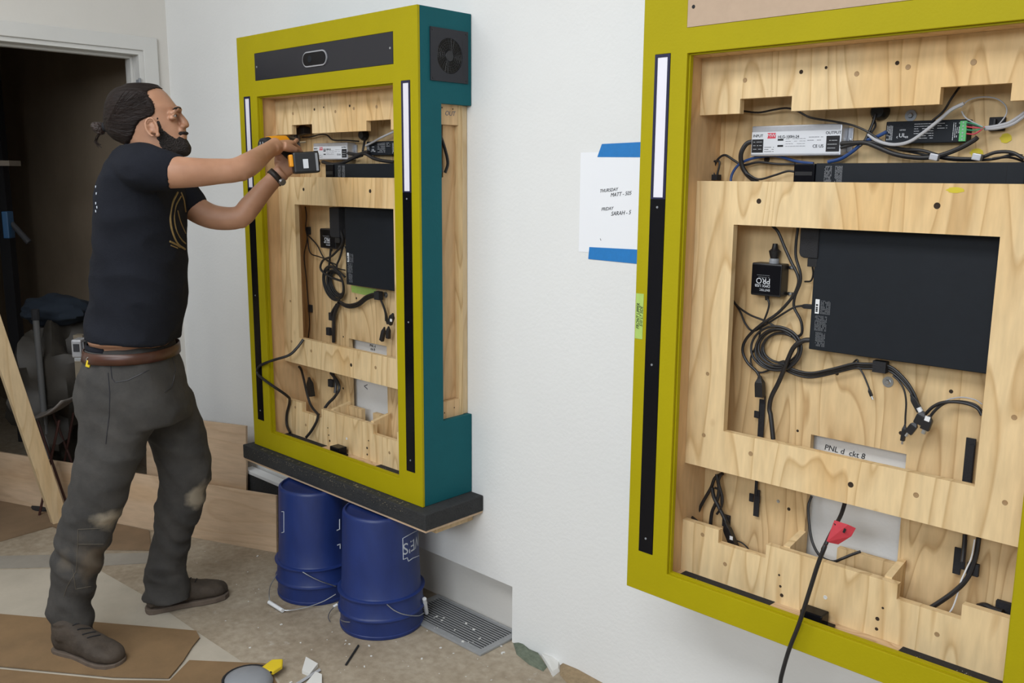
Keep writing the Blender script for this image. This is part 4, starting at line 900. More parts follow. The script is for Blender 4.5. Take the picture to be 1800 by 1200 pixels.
# -- torso / legs tables: (left px, right px, y px, t, half depth)
TORSO = [(232, 288, 256, 2.97, .075), (214, 300, 264, 2.97, .120), (200, 308, 273, 2.97, .165), (186, 316, 288, 2.97, .195), (176, 322, 310, 2.97, .205), (169, 327, 345, 2.97, .200), (167, 329, 400, 2.97, .185),
         (163, 331, 460, 2.97, .172), (158, 330, 520, 2.97, .165), (153, 324, 560, 2.97, .165)]
HEM = [(151, 320, 584, 2.97, .170), (151, 318, 593, 2.97, .172)]
PELV = [(156, 309, 600, 2.98, .160), (152, 312, 612, 2.98, .165), (148, 315, 627, 2.98, .170), (141, 322, 650, 2.98, .182), (134, 331, 682, 2.98, .190), (137, 340, 712, 2.98, .188), (146, 338, 735, 2.98, .175)]
LEGN = [(138, 292, 690, 2.90, .095), (138, 285, 725, 2.89, .100), (139, 271, 760, 2.885, .100), (132, 256, 800, 2.87, .095), (124, 238, 845, 2.855, .088), (110, 220, 890, 2.85, .080), (100, 205, 925, 2.85, .076),
        (92, 192, 965, 2.85, .074), (87, 176, 1010, 2.85, .070), (86, 166, 1045, 2.85, .066), (83, 164, 1070, 2.85, .066), (93, 166, 1085, 2.85, .062), (96, 167, 1110, 2.85, .060), (98, 168, 1128, 2.85, .058)]
LEGF = [(215, 338, 690, 3.07, .095), (230, 350, 725, 3.08, .100), (258, 362, 762, 3.09, .095), (272, 370, 800, 3.10, .088), (281, 373, 835, 3.10, .080), (274, 363, 875, 3.11, .074), (270, 350, 915, 3.12, .070),
        (264, 336, 955, 3.13, .068), (256, 331, 985, 3.13, .066), (255, 326, 1000, 3.14, .060), (252, 331, 1030, 3.14, .060), (252, 336, 1052, 3.14, .058)]
def wr(seed, amp, fx=9, fz=16, dirn=None):
    def f(co, n_):
        q = Vector((co.x*fx, co.y*fx, co.z*fz+co.x*6)); a = noise.noise(q+Vector((seed, 0, 0))); b = noise.noise(q*2.3+Vector((0, seed, 0)))
        rdg = 1-abs(a)*2.2
        return co+n_*(amp*(rdg*.9-.5)+amp*.35*b)
    return f
# trousers
mb = MB()
loft(mb, [sring(*r, pw=2.3) for r in PELV]); loft(mb, [sring(*r, pw=2.1) for r in LEGN]); loft(mb, [sring(*r, pw=2.1) for r in LEGF])
kn, kf = B(190, 918, 2.79), B(350, 872, 3.06)
st = [(tuple(kn), (.060, .09, .045), (.36, .31, .235), .85), (tuple(B(165, 990, 2.8)), (.05, .08, .10), (.13, .10, .07), .75), (tuple(kf), (.045, .09, .055), (.36, .31, .235), .8),
      (tuple(B(118, 985, 2.8)), (.03, .06, .05), (.14, .115, .085), .6)]
def jw(co, n_):
    z = co.z; a = wr(3.3, .0075, 8, 11)(co, n_)
    if z < .62: # folds stacked above the boots and behind the knees
        q = noise.noise(Vector((co.x*5, co.y*5, 2.2))); s_ = math.sin((z+.35*co.x+.12*q)*58+5*noise.noise(co*5)); a += n_*(.0062*(abs(s_)**.6*math.copysign(1, s_))*max(0, min(1, (.60-z)*2.6))*(.35+.65*max(0, min(1, .5+2*noise.noise(co*7+Vector((4, 0, 0)))))))
    return a
tr = fuse(mb, 'jeans', jeans('grey_jeans', st), man, .0075, 5, jw)
# stitched side pocket line, belt loops
tb = BVHTree.FromObject(tr, bpy.context.evaluated_depsgraph_get())
def onto(bvh, px, py, lift=.0015, t=3.0):
    """lay a detail on the cloth that is seen there"""
    o_ = MINV @ CAM; d = (B(px, py, 3.0)-o_).normalized(); h = bvh.ray_cast(o_, d)
    return (h[0]+h[1]*lift) if h[0] is not None else B(px, py, t)
def dense(run):
    return [onto(tb, a+(a2-a)*k/6, b+(b2-b)*k/6, .0004) for (a, b), (a2, b2) in zip(run, run[1:]) for k in range(6)]+[onto(tb, *run[-1], .0004)]
mb = MB()
for run in (((194, 640), (197, 665), (203, 672), (225, 668), (262, 650)), ((190, 655), (193, 690), (192, 730), (186, 780)), ((303, 628), (309, 650), (302, 680), (290, 690))):
    mb.tube(dense(run), .0014, 6)
mb.build('stitching', M['greyblack'], tr, smooth=True)
mb = MB()
for run in (((134, 1003), (137, 955), (137, 930), (180, 928)), ((134, 1003), (118, 1030), (112, 1048)), ((137, 956), (182, 956)), ((128, 1000), (133, 1035), (160, 1030))):
    mb.tube(dense(run), .0012, 6)
mb.build('knee_patch_seam', mat('pale_thread', (.10, .085, .065), .8), tr, smooth=True)
# belt
bel = [sring(153, 313, 606, 2.98, .168, pw=2.3, grow=.004), sring(152, 314, 615, 2.98, .168, pw=2.3, grow=.0045), sring(150, 315, 624, 2.98, .170, pw=2.3, grow=.004)]
mb = MB(); n_ = 40
v = [p for r in bel for p in r]; mb.add(v, [(i*n_+k, i*n_+(k+1) % n_, (i+1)*n_+(k+1) % n_, (i+1)*n_+k) for i in range(2) for k in range(n_)])
belt = mb.build('belt', M['leather'], man, smooth=True); so = belt.modifiers.new('t', 'SOLIDIFY'); so.thickness = .004; so.offset = 0
bb = BVHTree.FromObject(belt, bpy.context.evaluated_depsgraph_get())
for px in (160, 271):
    p0, p1 = onto(bb, px, 604, .004), onto(bb, px, 629, .004); MB().rbox((p0+p1)/2, .016, .006, (p0-p1).length+.008, Matrix.Rotation(.15, 3, 'Y')).build('belt_loop', tr.data.materials[0], tr, bevel=.001)
p0 = onto(bb, 291, 606, .004); MB().rbox(p0, .026, .006, .040, Matrix.Rotation(-.75, 3, 'Z')).build('belt_tip', mat('light_leather', (.24, .14, .07), .5), belt, bevel=.001)
mb = MB(); rg = [sring(154, 306, 597, 2.98, .150, pw=2.3, tilt=.0), sring(153, 309, 605, 2.98, .160, pw=2.3)]
n_ = 40; v = [p for r in rg for p in r]
mb.add(v, [(k, (k+1) % n_, n_+(k+1) % n_, n_+k) for k in range(n_) if math.cos(2*math.pi*k/n_) < -.25])
mb.build('waistband', M['shirt'], tr, smooth=True).modifiers.new('t', 'SOLIDIFY').thickness = .004
# shirt
mb = MB()
sh = [sring(*r, pw=2.25, egg=-.02) for r in TORSO] + [sring(*HEM[0], pw=2.2, tilt=-.08), sring(*HEM[1], pw=2.2, tilt=-.09)]
loft(mb, sh)
limb(mb, [(B(225, 292, 2.86), .070), (B(248, 295, 2.815), .076), (B(278, 299, 2.80), .066), (B(307, 303, 2.81), .0555), (B(311, 304, 2.81), .054)])
limb(mb, [(B(270, 300, 3.08), .070), (B(292, 318, 3.12), .070), (B(318, 342, 3.13), .062), (B(336, 363, 3.13), .056), (B(340, 368, 3.13), .055)])
def sw(co, n_):
    q = Vector((co.x*7, co.y*7, co.z*11)); a = noise.noise(q+Vector((5, 1, 0)))
    fold = math.sin((co.x*1.1+co.z*.8)*34+4*noise.noise(co*4))
    return co+n_*(.006*(1-abs(a)*2.2)-.003+.0022*fold*max(0, min(1, (1.5-co.z)*3)))
shirt = fuse(mb, 'tshirt', M['shirt'], man, .0065, 4, sw)
sb = BVHTree.FromObject(shirt, bpy.context.evaluated_depsgraph_get())
mb = MB(); 
for run, r_ in ((((312, 338), (303, 358), (299, 382), (303, 408), (312, 428), (325, 438)), .0035), (((318, 345), (309, 362), (306, 382), (310, 405), (318, 420), (326, 428)), .0025), (((298, 424), (306, 428), (316, 434)), .0035), (((318, 338), (323, 352), (326, 372)), .0028), (((312, 370), (318, 392), (326, 410)), .0022), (((300, 431), (312, 436)), .002)):
    mb.tube(catmull([onto(sb, a, b, .0004) for a, b in run], 6), r_, 6)
mb.build('chest_print', M['gold'], shirt, smooth=True)
mb = MB()
for a, b in ((167, 328), (168, 340), (167, 357), (169, 364), (167, 371)): mb.rbox(onto(sb, a+1.5, b, -.0006), .004, .003, .007)
mb.build('back_print', M['bucketprint'], shirt)
# neckband
cr_ = [B(232, 257, 2.97)]
col = sring(222, 302, 263, 2.97, .078, pw=2.0, tilt=-.22)
MB().tube(col+[col[0]], .0055, 8, caps=False).build('collar', M['shirt'], shirt, smooth=True)

# -- body: one continuous surface (head, neck, trunk, arms, hands, legs)
body = MB()
def shrink(r, k):
    c = sum(r, Vector())/len(r); return [c+(p-c)*k for p in r]
loft(body, [shrink(sring(*r, pw=2.2), .90) for r in TORSO[2:]] + [shrink(sring(*r, pw=2.2), .93) for r in HEM]+[shrink(sring(*r, pw=2.2), k) for r, k in zip(PELV[:5], (.94, .92, .86, .80, .72))])
loft(body, [shrink(sring(*r), .66) for r in LEGN]); loft(body, [shrink(sring(*r), .66) for r in LEGF])
limb(body, [(B(248, 292, 2.97), .080, .085), (B(254, 272, 2.97), .060, .066), (B(262, 255, 2.97), .056, .060), (B(264, 236, 2.97), .056, .058), (B(262, 222, 2.97), .05, .05)])
HT = 2.97
HEAD = [(148.5, 262, 240, .018), (151, 274, 225, .040), (156, 284, 211, .058), (164, 293, 202, .069), (173, 300, 197, .075), (182, 307, 194, .078), (190, 312, 192, .0785), (198, 312, 191, .077), (206, 313, 190, .076),
        (214, 315, 190, .075), (222, 318.5, 191, .072), (230, 321.5, 193, .069), (238, 323, 198, .065), (246, 325.5, 206, .061), (254, 327, 222, .057), (262, 328, 245, .050), (269, 325, 268, .041), (274, 316, 288, .028)]
def hinterp(y):
    for a, b in zip(HEAD, HEAD[1:]):
        if a[0] <= y <= b[0]:
            k = (y-a[0])/(b[0]-a[0]); return [a[i]+(b[i]-a[i])*k for i in range(4)]
    return list(HEAD[-1] if y > HEAD[-1][0] else HEAD[0])
HX = B(300, 200, HT).x-B(299, 200, HT).x   # metres per photo pixel at the head
def headring(y, n=56, grow=0.0):
    _, xf, xb, b = hinterp(y); c = B((xf+xb)/2, y, HT); a = (B(xf, y, HT)-B(xb, y, HT)).length/2+grow; b += grow; o = []
    # he turns a little past the pure side view: shear the depth so the silhouette stays
    for k in range(n):
        th = 2*math.pi*k/n; cs, sn = math.cos(th), math.sin(th)
        pw = 2.15; x = a*math.copysign(abs(cs)**(2/pw), cs); yy = b*math.copysign(abs(sn)**(2/pw), sn)*(1-.16*cs)
        o.append(c+Vector((x*.985, yy, 0)))
    return o
ys = [148.5+i*(274-148.5)/34 for i in range(35)]
loft(body, [headring(y) for y in ys])
# brow, nose, lips, eye lids, ears
limb(body, [(B(309, 192, HT-.045), .008), (B(313.5, 191.5, HT-.022), .0095), (B(315.5, 193, HT), .008), (B(313.5, 191.5, HT+.022), .0095), (B(309, 192, HT+.045), .008)], 12)
limb(body, [(B(311, 196, HT), .009), (B(315.5, 203, HT), .010), (B(320.5, 210, HT), .0115), (B(324.5, 217, HT), .0130), (B(325.5, 222, HT), .0115)], 14)
ball(body, B(326.5, 219.5, HT), .011, .012, .010)
for s_ in (-1, 1): ball(body, B(321, 222, HT+.014*s_), .010, .008, .007)
ball(body, B(320.5, 229.5, HT), .011, .020, .011); ball(body, B(323.5, 238.0, HT), .009, .020, .0050); ball(body, B(323.5, 242.5, HT), .009, .018, .006)
for s_ in (-1, 1): # cheekbone and eye socket rims
    ball(body, B(303.6, 198.8, HT+.036*s_), .0125, .014, .0080); ball(body, B(303.4, 207.6, HT+.036*s_), .0115, .014, .0075)
def ear(s_):
    c = B(270, 225, HT+.074*s_); rot = Matrix.Rotation(-.30*1, 3, 'Y')
    pts_ = []
    for i in range(22):
        t = math.radians(-60+i*300/21); rx, rz = .0185, .0285
        if t > math.radians(150): rx *= .8
        pts_.append(c+rot @ Vector((-rx*math.cos(t-.3)*1.0, s_*(.010+.003*math.cos(t)), rz*math.sin(t-.3)+.002)))
    body.tube(pts_, .0042, 8)
    ball(body, c+Vector((-.003, s_*.001, 0)), .013, .0050, .020, rot)
    ball(body, c+rot @ Vector((.008, s_*.008, -.024)), .0075, .005, .0085)
    body.tube([c+rot @ Vector((-.006+.010*math.cos(a_), s_*.009, .012*math.sin(a_))) for a_ in (1.9, 2.6, 3.3, 4.0, 4.6)], .0028, 6)
for s_ in (-1, 1): ear(s_)
# arms
NE, NW = B(413, 299, 2.87), B(474, 263, 3.06)
limb(body, [(B(232, 297, 2.90), .060), (B(252, 297, 2.81), .060), (B(300, 302, 2.80), .046, .050), (B(345, 303, 2.82), .0400, .044), (B(385, 301, 2.85), .0355, .039), (NE, .0345, .037), (B(436, 290, 2.91), .0350, .038), (B(455, 277, 2.99), .0290, .034), (NW, .0215, .028), (B(486, 257, 3.10), .026, .030)])
FE, FW = B(419, 382, 3.13), B(484, 313, 3.18)
limb(body, [(B(270, 300, 3.06), .060), (B(290, 315, 3.12), .058), (B(335, 360, 3.13), .047), (B(374, 381, 3.13), .039, .042), (FE, .0350, .038), (B(440, 362, 3.14), .0370), (B(461, 337, 3.16), .032), (FW, .024, .028), (B(496, 303, 3.19), .027, .029)])
ball(body, B(424, 388, 3.13), .026, .026, .026); ball(body, B(424, 304, 2.88), .027, .028, .026)
def hand(wrist, fwd, up, spread, curls, thumb, scale=1.0):
    """wrist -> knuckles along fwd; 'up' is the back of the hand; spread runs from little finger to index"""
    fwd = fwd.normalized(); up = (up-fwd*up.dot(fwd)).normalized(); sp = fwd.cross(up).normalized()*spread
    L_ = .085*scale
    rings = []
    for u, hw, th in ((-.02, .026, .021), (.02, .031, .019), (.05, .038, .0165), (.075, .041, .0145), (.09, .040, .0125)):
        c = wrist+fwd*(u*scale); rings.append([c+sp*(hw*scale*math.copysign(abs(math.cos(a))**.8, math.cos(a)))+up*(th*scale*math.sin(a)) for a in [2*math.pi*k/20 for k in range(20)]])
    loft(body, rings)
    lens = [(.036, .024, .019), (.043, .029, .021), (.048, .031, .022), (.042, .027, .020)]   # little .. index
    rad = [.0072, .0082, .0086, .0084]; tips = []
    for i in range(4):
        o_ = wrist+fwd*(L_-(.010 if i == 0 else .003))*1+sp*((-.030+.0200*i)*scale); d = (fwd+sp*(-.12+.08*i)).normalized(); u_ = up.copy(); P_ = [o_-fwd*.020, o_]; r_ = [rad[i]*1.1, rad[i]*1.15]
        for j, l in enumerate(lens[i]):
            a = math.radians(curls[i][j]); nd = d*math.cos(a)-u_*math.sin(a); u_ = d*math.sin(a)+u_*math.cos(a); d = nd
            P_.append(P_[-1]+d*l*scale*.5); P_.append(P_[-1]+d*l*scale*.5); r_ += [rad[i]*(1-.06*j), rad[i]*(1.0-.07*j)]
        body.tube(P_, [x*scale for x in r_], 10); ball(body, P_[-1], rad[i]*.86, rad[i]*.86, rad[i]*.86, n=8); tips.append(P_[-1])
    # thumb leaves the index side near the wrist
    o_ = wrist+fwd*.022*scale+sp*.024*scale; t1 = o_+(fwd*thumb[0]+sp*thumb[1]-up*thumb[2])*.044*scale; t2 = t1+(fwd*thumb[3]+sp*thumb[4]-up*thumb[5])*.032*scale; t3 = t2+(fwd*thumb[3]+sp*thumb[4]*.4-up*thumb[5]*1.2)*.024*scale
    body.tube([o_, (o_+t1)/2, t1, (t1+t2)/2, t2, t3], [.017, .0155, .0115, .0105, .0098, .0082], 10); ball(body, t3, .0085, .0085, .0085, n=8)
    return tips
# near (right) hand laid over the head of the drill, back of the hand up
hand(B(482, 259, 3.09), B(508, 250, 3.20)-B(482, 259, 3.09), Vector((-.15, -.35, 1)), 1, [(50, 45, 30), (48, 42, 28), (42, 40, 26), (35, 38, 24)], (.75, .55, .45, .95, -.1, .3), .98)
# far (left) hand closed on the grip
hand(B(493, 305, 3.19), B(512, 283, 3.20)-B(493, 305, 3.19), Vector((.35, -.80, .25)), -1, [(62, 70, 45), (60, 70, 45), (58, 68, 42), (30, 35, 25)], (.6, .6, .6, .9, -.3, .5), .98)
bd = fuse(body, 'body', M['skin'], man, .0034, 3)
# eyes, brows
for s_ in (-1, 1):
    e = MB(); ball(e, B(304.6, 203.2, HT+.035*s_), .0100, .0105, .0090, n=14); ob = e.build('eye', mat('eye_white', (.42, .38, .36), .35), man, smooth=True)
    e = MB(); ball(e, B(308.6, 203.2, HT+.034*s_), .0034, .0052, .0052, n=12); e.build('iris', M['hair'], ob, smooth=True)
    e = MB(); e.tube([B(304, 192, HT+.058*s_), B(310, 189.5, HT+.046*s_), B(315.5, 190, HT+.028*s_), B(318, 193, HT+.014*s_)], [.0018, .0032, .0038, .0022], 8, 4); e.build('eyebrow', M['beard'], man, smooth=True)
    e = MB(); e.tube([B(303.5, 203.5, HT+.046*s_), B(306.5, 199.8, HT+.042*s_), B(311.5, 199.6, HT+.030*s_), B(312.5, 202, HT+.022*s_)], .0030, 8, 4); e.build('eyelid', M['skin'], man, smooth=True)
# hair: shell over the skull, hairline in front, tucked in where the face begins
def lin(tab, y):
    if y <= tab[0][0]: return tab[0][1]
    for a, b in zip(tab, tab[1:]):
        if y <= b[0]: return a[1]+(b[1]-a[1])*(y-a[0])/(b[0]-a[0])
    return tab[-1][1]
HL = [(148, 290), (153, 286), (158, 277), (163, 271), (170, 274), (178, 279), (188, 285), (200, 286), (208, 278), (213, 264), (223, 256), (237, 251), (252, 241), (259, 228), (264, 215)]
def shell(y0, y1, ny, n, grow, inside):
    rings = []
    for i in range(ny+1):
        y = y0+(y1-y0)*i/ny; base = headring(max(y, 148.5), n); c = sum(base, Vector())/n; r = []
        for p in base:
            px = 300+(p.x-B(300, y, HT).x)/HX; g = grow(px, y, p) if inside(px, y, p) else -.010
            d = (p-c); d.z = 0; L_ = d.length
            q = p+(d/L_*g if L_ > 1e-6 else Vector())
            if y < 152: q.z += .004 if g > 0 else -.008
            r.append(q)
        rings.append(r)
    mb = MB(); loft(mb, rings); return mb
hs = shell(147, 262, 60, 110, lambda px, y, p: .0065+.0035*max(0, min(1, (230-px)/35)), lambda px, y, p: px < lin(HL, y))
hair = fuse(hs, 'hair', M['hair'], man, .0034, 4)
# strands combed back to the knot
mb = MB(); rr = random.Random(2)
hb_ = BVHTree.FromObject(hair, bpy.context.evaluated_depsgraph_get()); kn_ = B(184, 223, HT)
for i in range(110):
    x0, y0 = rr.uniform(225, 282), 0
    y0 = rr.uniform(152, 205) if x0 > 250 else rr.uniform(152, 245)
    P_ = []
    for k in range(9):
        u = k/8; px = x0+(186-x0)*u; py = y0+(222-y0)*(u**1.4)
        h = onto(hb_, px, py, -.0003)
        if (h-B(px, py, HT)).length < .14: P_.append(h)
    if len(P_) > 4: mb.tube(P_, [.0006+.0009*math.sin(math.pi*j/(len(P_)-1)) for j in range(len(P_))], 5)
mb.build('hair_strands', M['hair'], hair, smooth=True)
mb = MB(); ball(mb, B(173.5, 224, HT), .021, .022, .018); ball(mb, B(166, 221, HT-.006), .012, .014, .012); ball(mb, B(177, 231, HT), .014, .015, .012)
bun = fuse(mb, 'hair_bun', mat('bun_hair', (.035, .020, .016), .55, var=.5, vscale=60, bump=.8, bscale=100), man, .003, 2, lambda co, n_: co+n_*(.002*noise.noise(co*160)))
mb = MB(); 
for a in range(2): mb.tube([B(183.5+a*2.2, 223, HT)+Vector((0, .0125*math.cos(t), .0125*math.sin(t))) for t in [i*math.pi/10 for i in range(21)]], .0035, 6, caps=False)
mb.build('hair_tie', M['matblack'], bun, smooth=True)
mb = MB()
for i in range(16):
    a = rr.uniform(-1, 1); mb.tube([B(178, 230, HT+.01*a), B(171+rr.uniform(-3, 3), 240, HT+.01*a), B(167+rr.uniform(-3, 5), 249, HT), B(174+rr.uniform(-3, 5), 258+rr.uniform(-4, 3), HT)], .0007, 4, 4)
mb.build('loose_strands', M['hair'], bun)
def inb(px, y, p):
    if y > 240.5 and px > 317: return True
    if y < 229: return 286 < px < 292+(y-206)*.22 and y > 207
    if y < 245: return (287 < px < 297+(y-229)*1.2) or (px > 318 and y > 230.0 and y < 238.0)
    return px > lin([(245, 288), (256, 291), (266, 297), (275, 306)], y)
bs = shell(203, 274, 44, 110, lambda px, y, p: (.0012 if y < 229 else .0035+.0105*max(0, min(1, (px-300)/25))*max(0, min(1, (y-240)/16))+(.0045 if px > 318 and y < 240 else 0)), inb)
ball(bs, B(323, 262, HT), .022, .030, .024); ball(bs, B(312, 270, HT), .022, .034, .014); ball(bs, B(325.8, 234.2, HT), .0085, .021, .0062)
fuse(bs, 'beard', M['beard'], man, .0032, 2, lambda co, n_: co+n_*(.0016*noise.noise(co*220)))
# boots
def boot(heel, toe, wdt, lab, ank, hgt=.105):
    heel, toe = MINV @ heel, MINV @ toe; d = toe-heel; L_ = d.length; d.normalize(); s = Vector((-d.y, d.x, 0))
    def sec(u, w_, h0, h1, n=22):
        c = heel+d*(u*L_); o = []
        for k in range(n):
            a = 2*math.pi*k/n; cs, sn = math.cos(a), math.sin(a)
            o.append(c+s*(w_*math.copysign(abs(cs)**.75, cs))+Vector((0, 0, (h0+h1)/2+(h1-h0)/2*math.copysign(abs(sn)**.8, sn))))
        return o
    mb = MB()
    loft(mb, [sec(.015, .016, .03, .10), sec(.05, .030, .016, .125), (sec(.13, .037, .014, .14)), sec(.27, .039, .014, .14), sec(.38, .040, .014, .125), sec(.50, .043, .014, .100), sec(.64, .049, .014, .083), sec(.78, .052, .014, .070), sec(.90, .046, .015, .060), sec(.965, .030, .018, .050), sec(.99, .015, .022, .040)])
    limb(mb, [(heel+d*(.22*L_)+Vector((0, 0, .07)), .045), (heel+d*(.20*L_)+Vector((0, 0, .12)), .043), (ank, .040)])
    up_ = tag(fuse(mb, 'boot', M['boot'], man, .005, 3, lambda co, n_: co+n_*(.003*noise.noise(co*30))), lab)
    sl = MB(); out = []
    N_ = 26
    prof = [(0, .010), (.02, .026), (.08, .034), (.2, .037), (.38, .036), (.5, .042), (.65, .051), (.8, .054), (.92, .045), (.985, .024), (1.0, .006)]
    poly = [(heel+d*(u*L_)+s*w_) for u, w_ in prof]+[(heel+d*(u*L_)-s*w_) for u, w_ in reversed(prof)]
    sl.prism([(p.x, p.y) for p in poly], .020, base=.0015); sl.build('sole', M['sole'], up_, bevel=.003)
    la = MB(); tb_ = BVHTree.FromObject(up_, bpy.context.evaluated_depsgraph_get())
    for i in range(4):
        u = .40+.07*i; c = heel+d*(u*L_)+Vector((0, 0, .3)); r_ = []
        for k in (-2, -1, 0, 1, 2):
            h = tb_.ray_cast(c+s*(.010*k)+d*(.004*k), Vector((0, 0, -1)))
            if h[0] is not None: r_.append(h[0]+h[1]*.0015)
        if len(r_) > 2: la.tube(r_, .0020, 6)
    if la.v: la.build('laces', M['matblack'], up_, smooth=True)
h1_, t1_ = PZ(99, 1143), PZ(214, 1172); h1_.z = t1_.z = 0
boot(h1_, t1_, .05, 'nearer dusty brown boot', B(133, 1100, 2.85))
h2_, t2_ = PZ(256, 1078), PZ(402, 1044); h2_.z = t2_.z = 0
boot(h2_, t2_, .05, 'farther dusty brown boot', B(294, 1040, 3.14))
# watch on the left wrist
ax = (B(496, 303, 3.19)-B(470, 326, 3.17)).normalized(); wc = B(485, 311.5, 3.183)
rg = lring(wc, ax, .0315, .0325, 28); mb = MB(); n_ = 28
r1 = [p+ax*.010 for p in rg]; r0 = [p-ax*.010 for p in rg]; mb.add(r0+r1, [(k, (k+1) % n_, n_+(k+1) % n_, n_+k) for k in range(n_)])
wt = mb.build('watch_strap', mat('dark_brown_strap', (.020, .014, .011), .55), man, smooth=True); wt.modifiers.new('t', 'SOLIDIFY').thickness = .004
MB().tube([wc+Vector((.024, -.018, -.014)), wc+Vector((.030, -.023, -.018))], [.0125, .0115], 20).build('watch_case', M['steel'], wt)
# tape measure and keys clipped to the belt
p0 = MI @ B(140.5, 615, 2.96)
e = empty('tape_measure', p0, 'silver and grey tape measure clipped on the back of the man\'s belt', 'tape measure', rz=YAW)
MB().rbox((0, 0, .008), .034, .050, .062).build('case', mat('dull_silver', (.30, .30, .31), .4, metal=.5), e, bevel=.006)
MB().rbox((.001, -.0262, .012), .020, .002, .026).build('badge', M['matblack'], e, bevel=.001)
MB().rbox((.0, -.002, -.029), .024, .036, .012).build('tape_hook', M['steel'], e, bevel=.002)
MB().rbox((.019, 0, .01), .003, .03, .04).build('belt_clip', M['steel'], e)
p0 = MI @ onto(tb, 158, 637, .006)
e = empty('key_fob', p0, 'small bright yellow key fob hanging below the belt', 'key fob', rz=YAW)
MB().rbox((0, 0, -.004), .014, .006, .022, Matrix.Rotation(.3, 3, 'Y')).build('fob', M['yellow'], e, bevel=.002)
MB().tube([Vector((.002, 0, .010))+Vector((.007*math.cos(t), 0, .007*math.sin(t))) for t in [i*math.pi/8 for i in range(17)]], .0012, 6, caps=False).build('key_ring', M['steel'], e)

# cordless drill in his hands
e = empty('cordless_drill', MI @ B(495, 262, 3.19), 'black and yellow cordless drill held in both hands, battery toward the camera', 'drill', rz=YAW)
EI = (MI @ Matrix.Translation(B(495, 262, 3.19))).inverted() @ MI
def D(px, py, t): return EI @ B(px, py, t)
r0, r1 = D(461, 257, 3.13), D(531, 250, 3.29); ax = (r1-r0).normalized(); LL = (r1-r0).length
mb = MB(); mb.tube([r0, r0+ax*.006, r0+ax*.03], [.020, .027, .029], 24); mb.build('motor_cap', M['matblack'], e, smooth=True)
for k in range(6):
    a = k*math.pi/3; up_ = Vector((0, 0, 1)); sd = ax.cross(up_).normalized(); up_ = sd.cross(ax)
    MB().rbox(r0-ax*.0006+(sd*math.cos(a)+up_*math.sin(a))*.012, .003, .007, .009).build('vent_slot', M['grey'], e)
MB().tube([r0+ax*.0305, r0+ax*.06, r0+ax*.105], [.031, .031, .029], 24).build('motor_housing', M['orange'], e, smooth=True)
MB().tube([r0+ax*.1055, r0+ax*.12, r0+ax*.15, r0+ax*.165], [.026, .026, .020, .012], 24).build('chuck', M['black'], e, smooth=True)
MB().tube([r0+ax*.1655, r0+ax*.205], .0035, 8).build('driver_bit', M['steel'], e)
g0, g1 = r0+ax*.072, D(521, 281, 3.15)
MB().tube([g0, g0+(g1-g0)*.35, g0+(g1-g0)*.7, g1], [.019, .0165, .0175, .022], 16, 4).build('grip', M['matblack'], e, smooth=True)
bc = D(537, 286, 3.11); gd = (g1-g0).normalized()
rot = Matrix.Rotation(math.radians(-4), 3, 'Y') @ Matrix.Rotation(math.radians(18), 3, 'Z')
bt = MB().rbox(bc, .086, .078, .070, rot).build('battery', M['black'], e, bevel=.007)
MB().rbox(bc+rot @ Vector((-.003, -.0395, -.004)), .017, .002, .030, rot).build('battery_label', M['label'], bt, bevel=.0005)
MB().rbox(bc+rot @ Vector((.034, -.0395, 0)), .008, .004, .058, rot).build('battery_rib', M['grey'], bt, bevel=.001)
MB().rbox(bc+rot @ Vector((-.0485, -.012, .008)), .014, .050, .040, rot).build('battery_mount', M['orange'], e, bevel=.004)

# ------------------------------------------------------------------ shelf and buckets under the left kiosk
sx0, sx1, sy0, sy1 = -.030, 1.107, -.038, .2285
sh_ = empty('support_shelf', ((sx0+sx1)/2, .1, KZ-.0655), 'thick black board the left kiosk rests on, across two bucket stacks', 'shelf')
o = MB().box(sx0, sx1, sy0, sy1, KZ-.058, KZ-.0008).build('black_board', M['foam'], bevel=.004); o.parent = sh_; o.matrix_parent_inverse = Matrix.Translation(-sh_.location)
o = MB().box(sx0+.004, sx1-.004, sy0+.004, sy1, KZ-.0655, KZ-.0585).build('thin_ply_sheet', M['tan']); o.parent = sh_; o.matrix_parent_inverse = Matrix.Translation(-sh_.location)
o = MB().box(1.02, 1.058, .05, .225, KZ-.104, KZ-.066).build('wood_block', M['pine'], bevel=.002); o.parent = sh_; o.matrix_parent_inverse = Matrix.Translation(-sh_.location)
mb = MB(); rr = random.Random(4)
for _ in range(260):
    x = rr.uniform(.05, 1.0); s_ = rr.uniform(.0006, .0018); z = KZ-.004-abs(rr.gauss(0, .012)); y = sy0-.0006
    if rr.random() < .4: mb.add([(x-s_, sy0+.004+rr.random()*.028, KZ-.0004), (x+s_, sy0+.006+rr.random()*.02, KZ-.0004), (x, sy0+.010+rr.random()*.02, KZ-.0002)], [(0, 1, 2)])
    else: mb.add([(x-s_, y, z), (x+s_, y, z), (x, y, z+s_*1.3)], [(0, 1, 2)])
o = mb.build('sawdust', mat('sawdust', (.45, .38, .24), .9), sh_); o['kind'] = 'stuff'; o.matrix_parent_inverse = Matrix.Translation(-sh_.location)

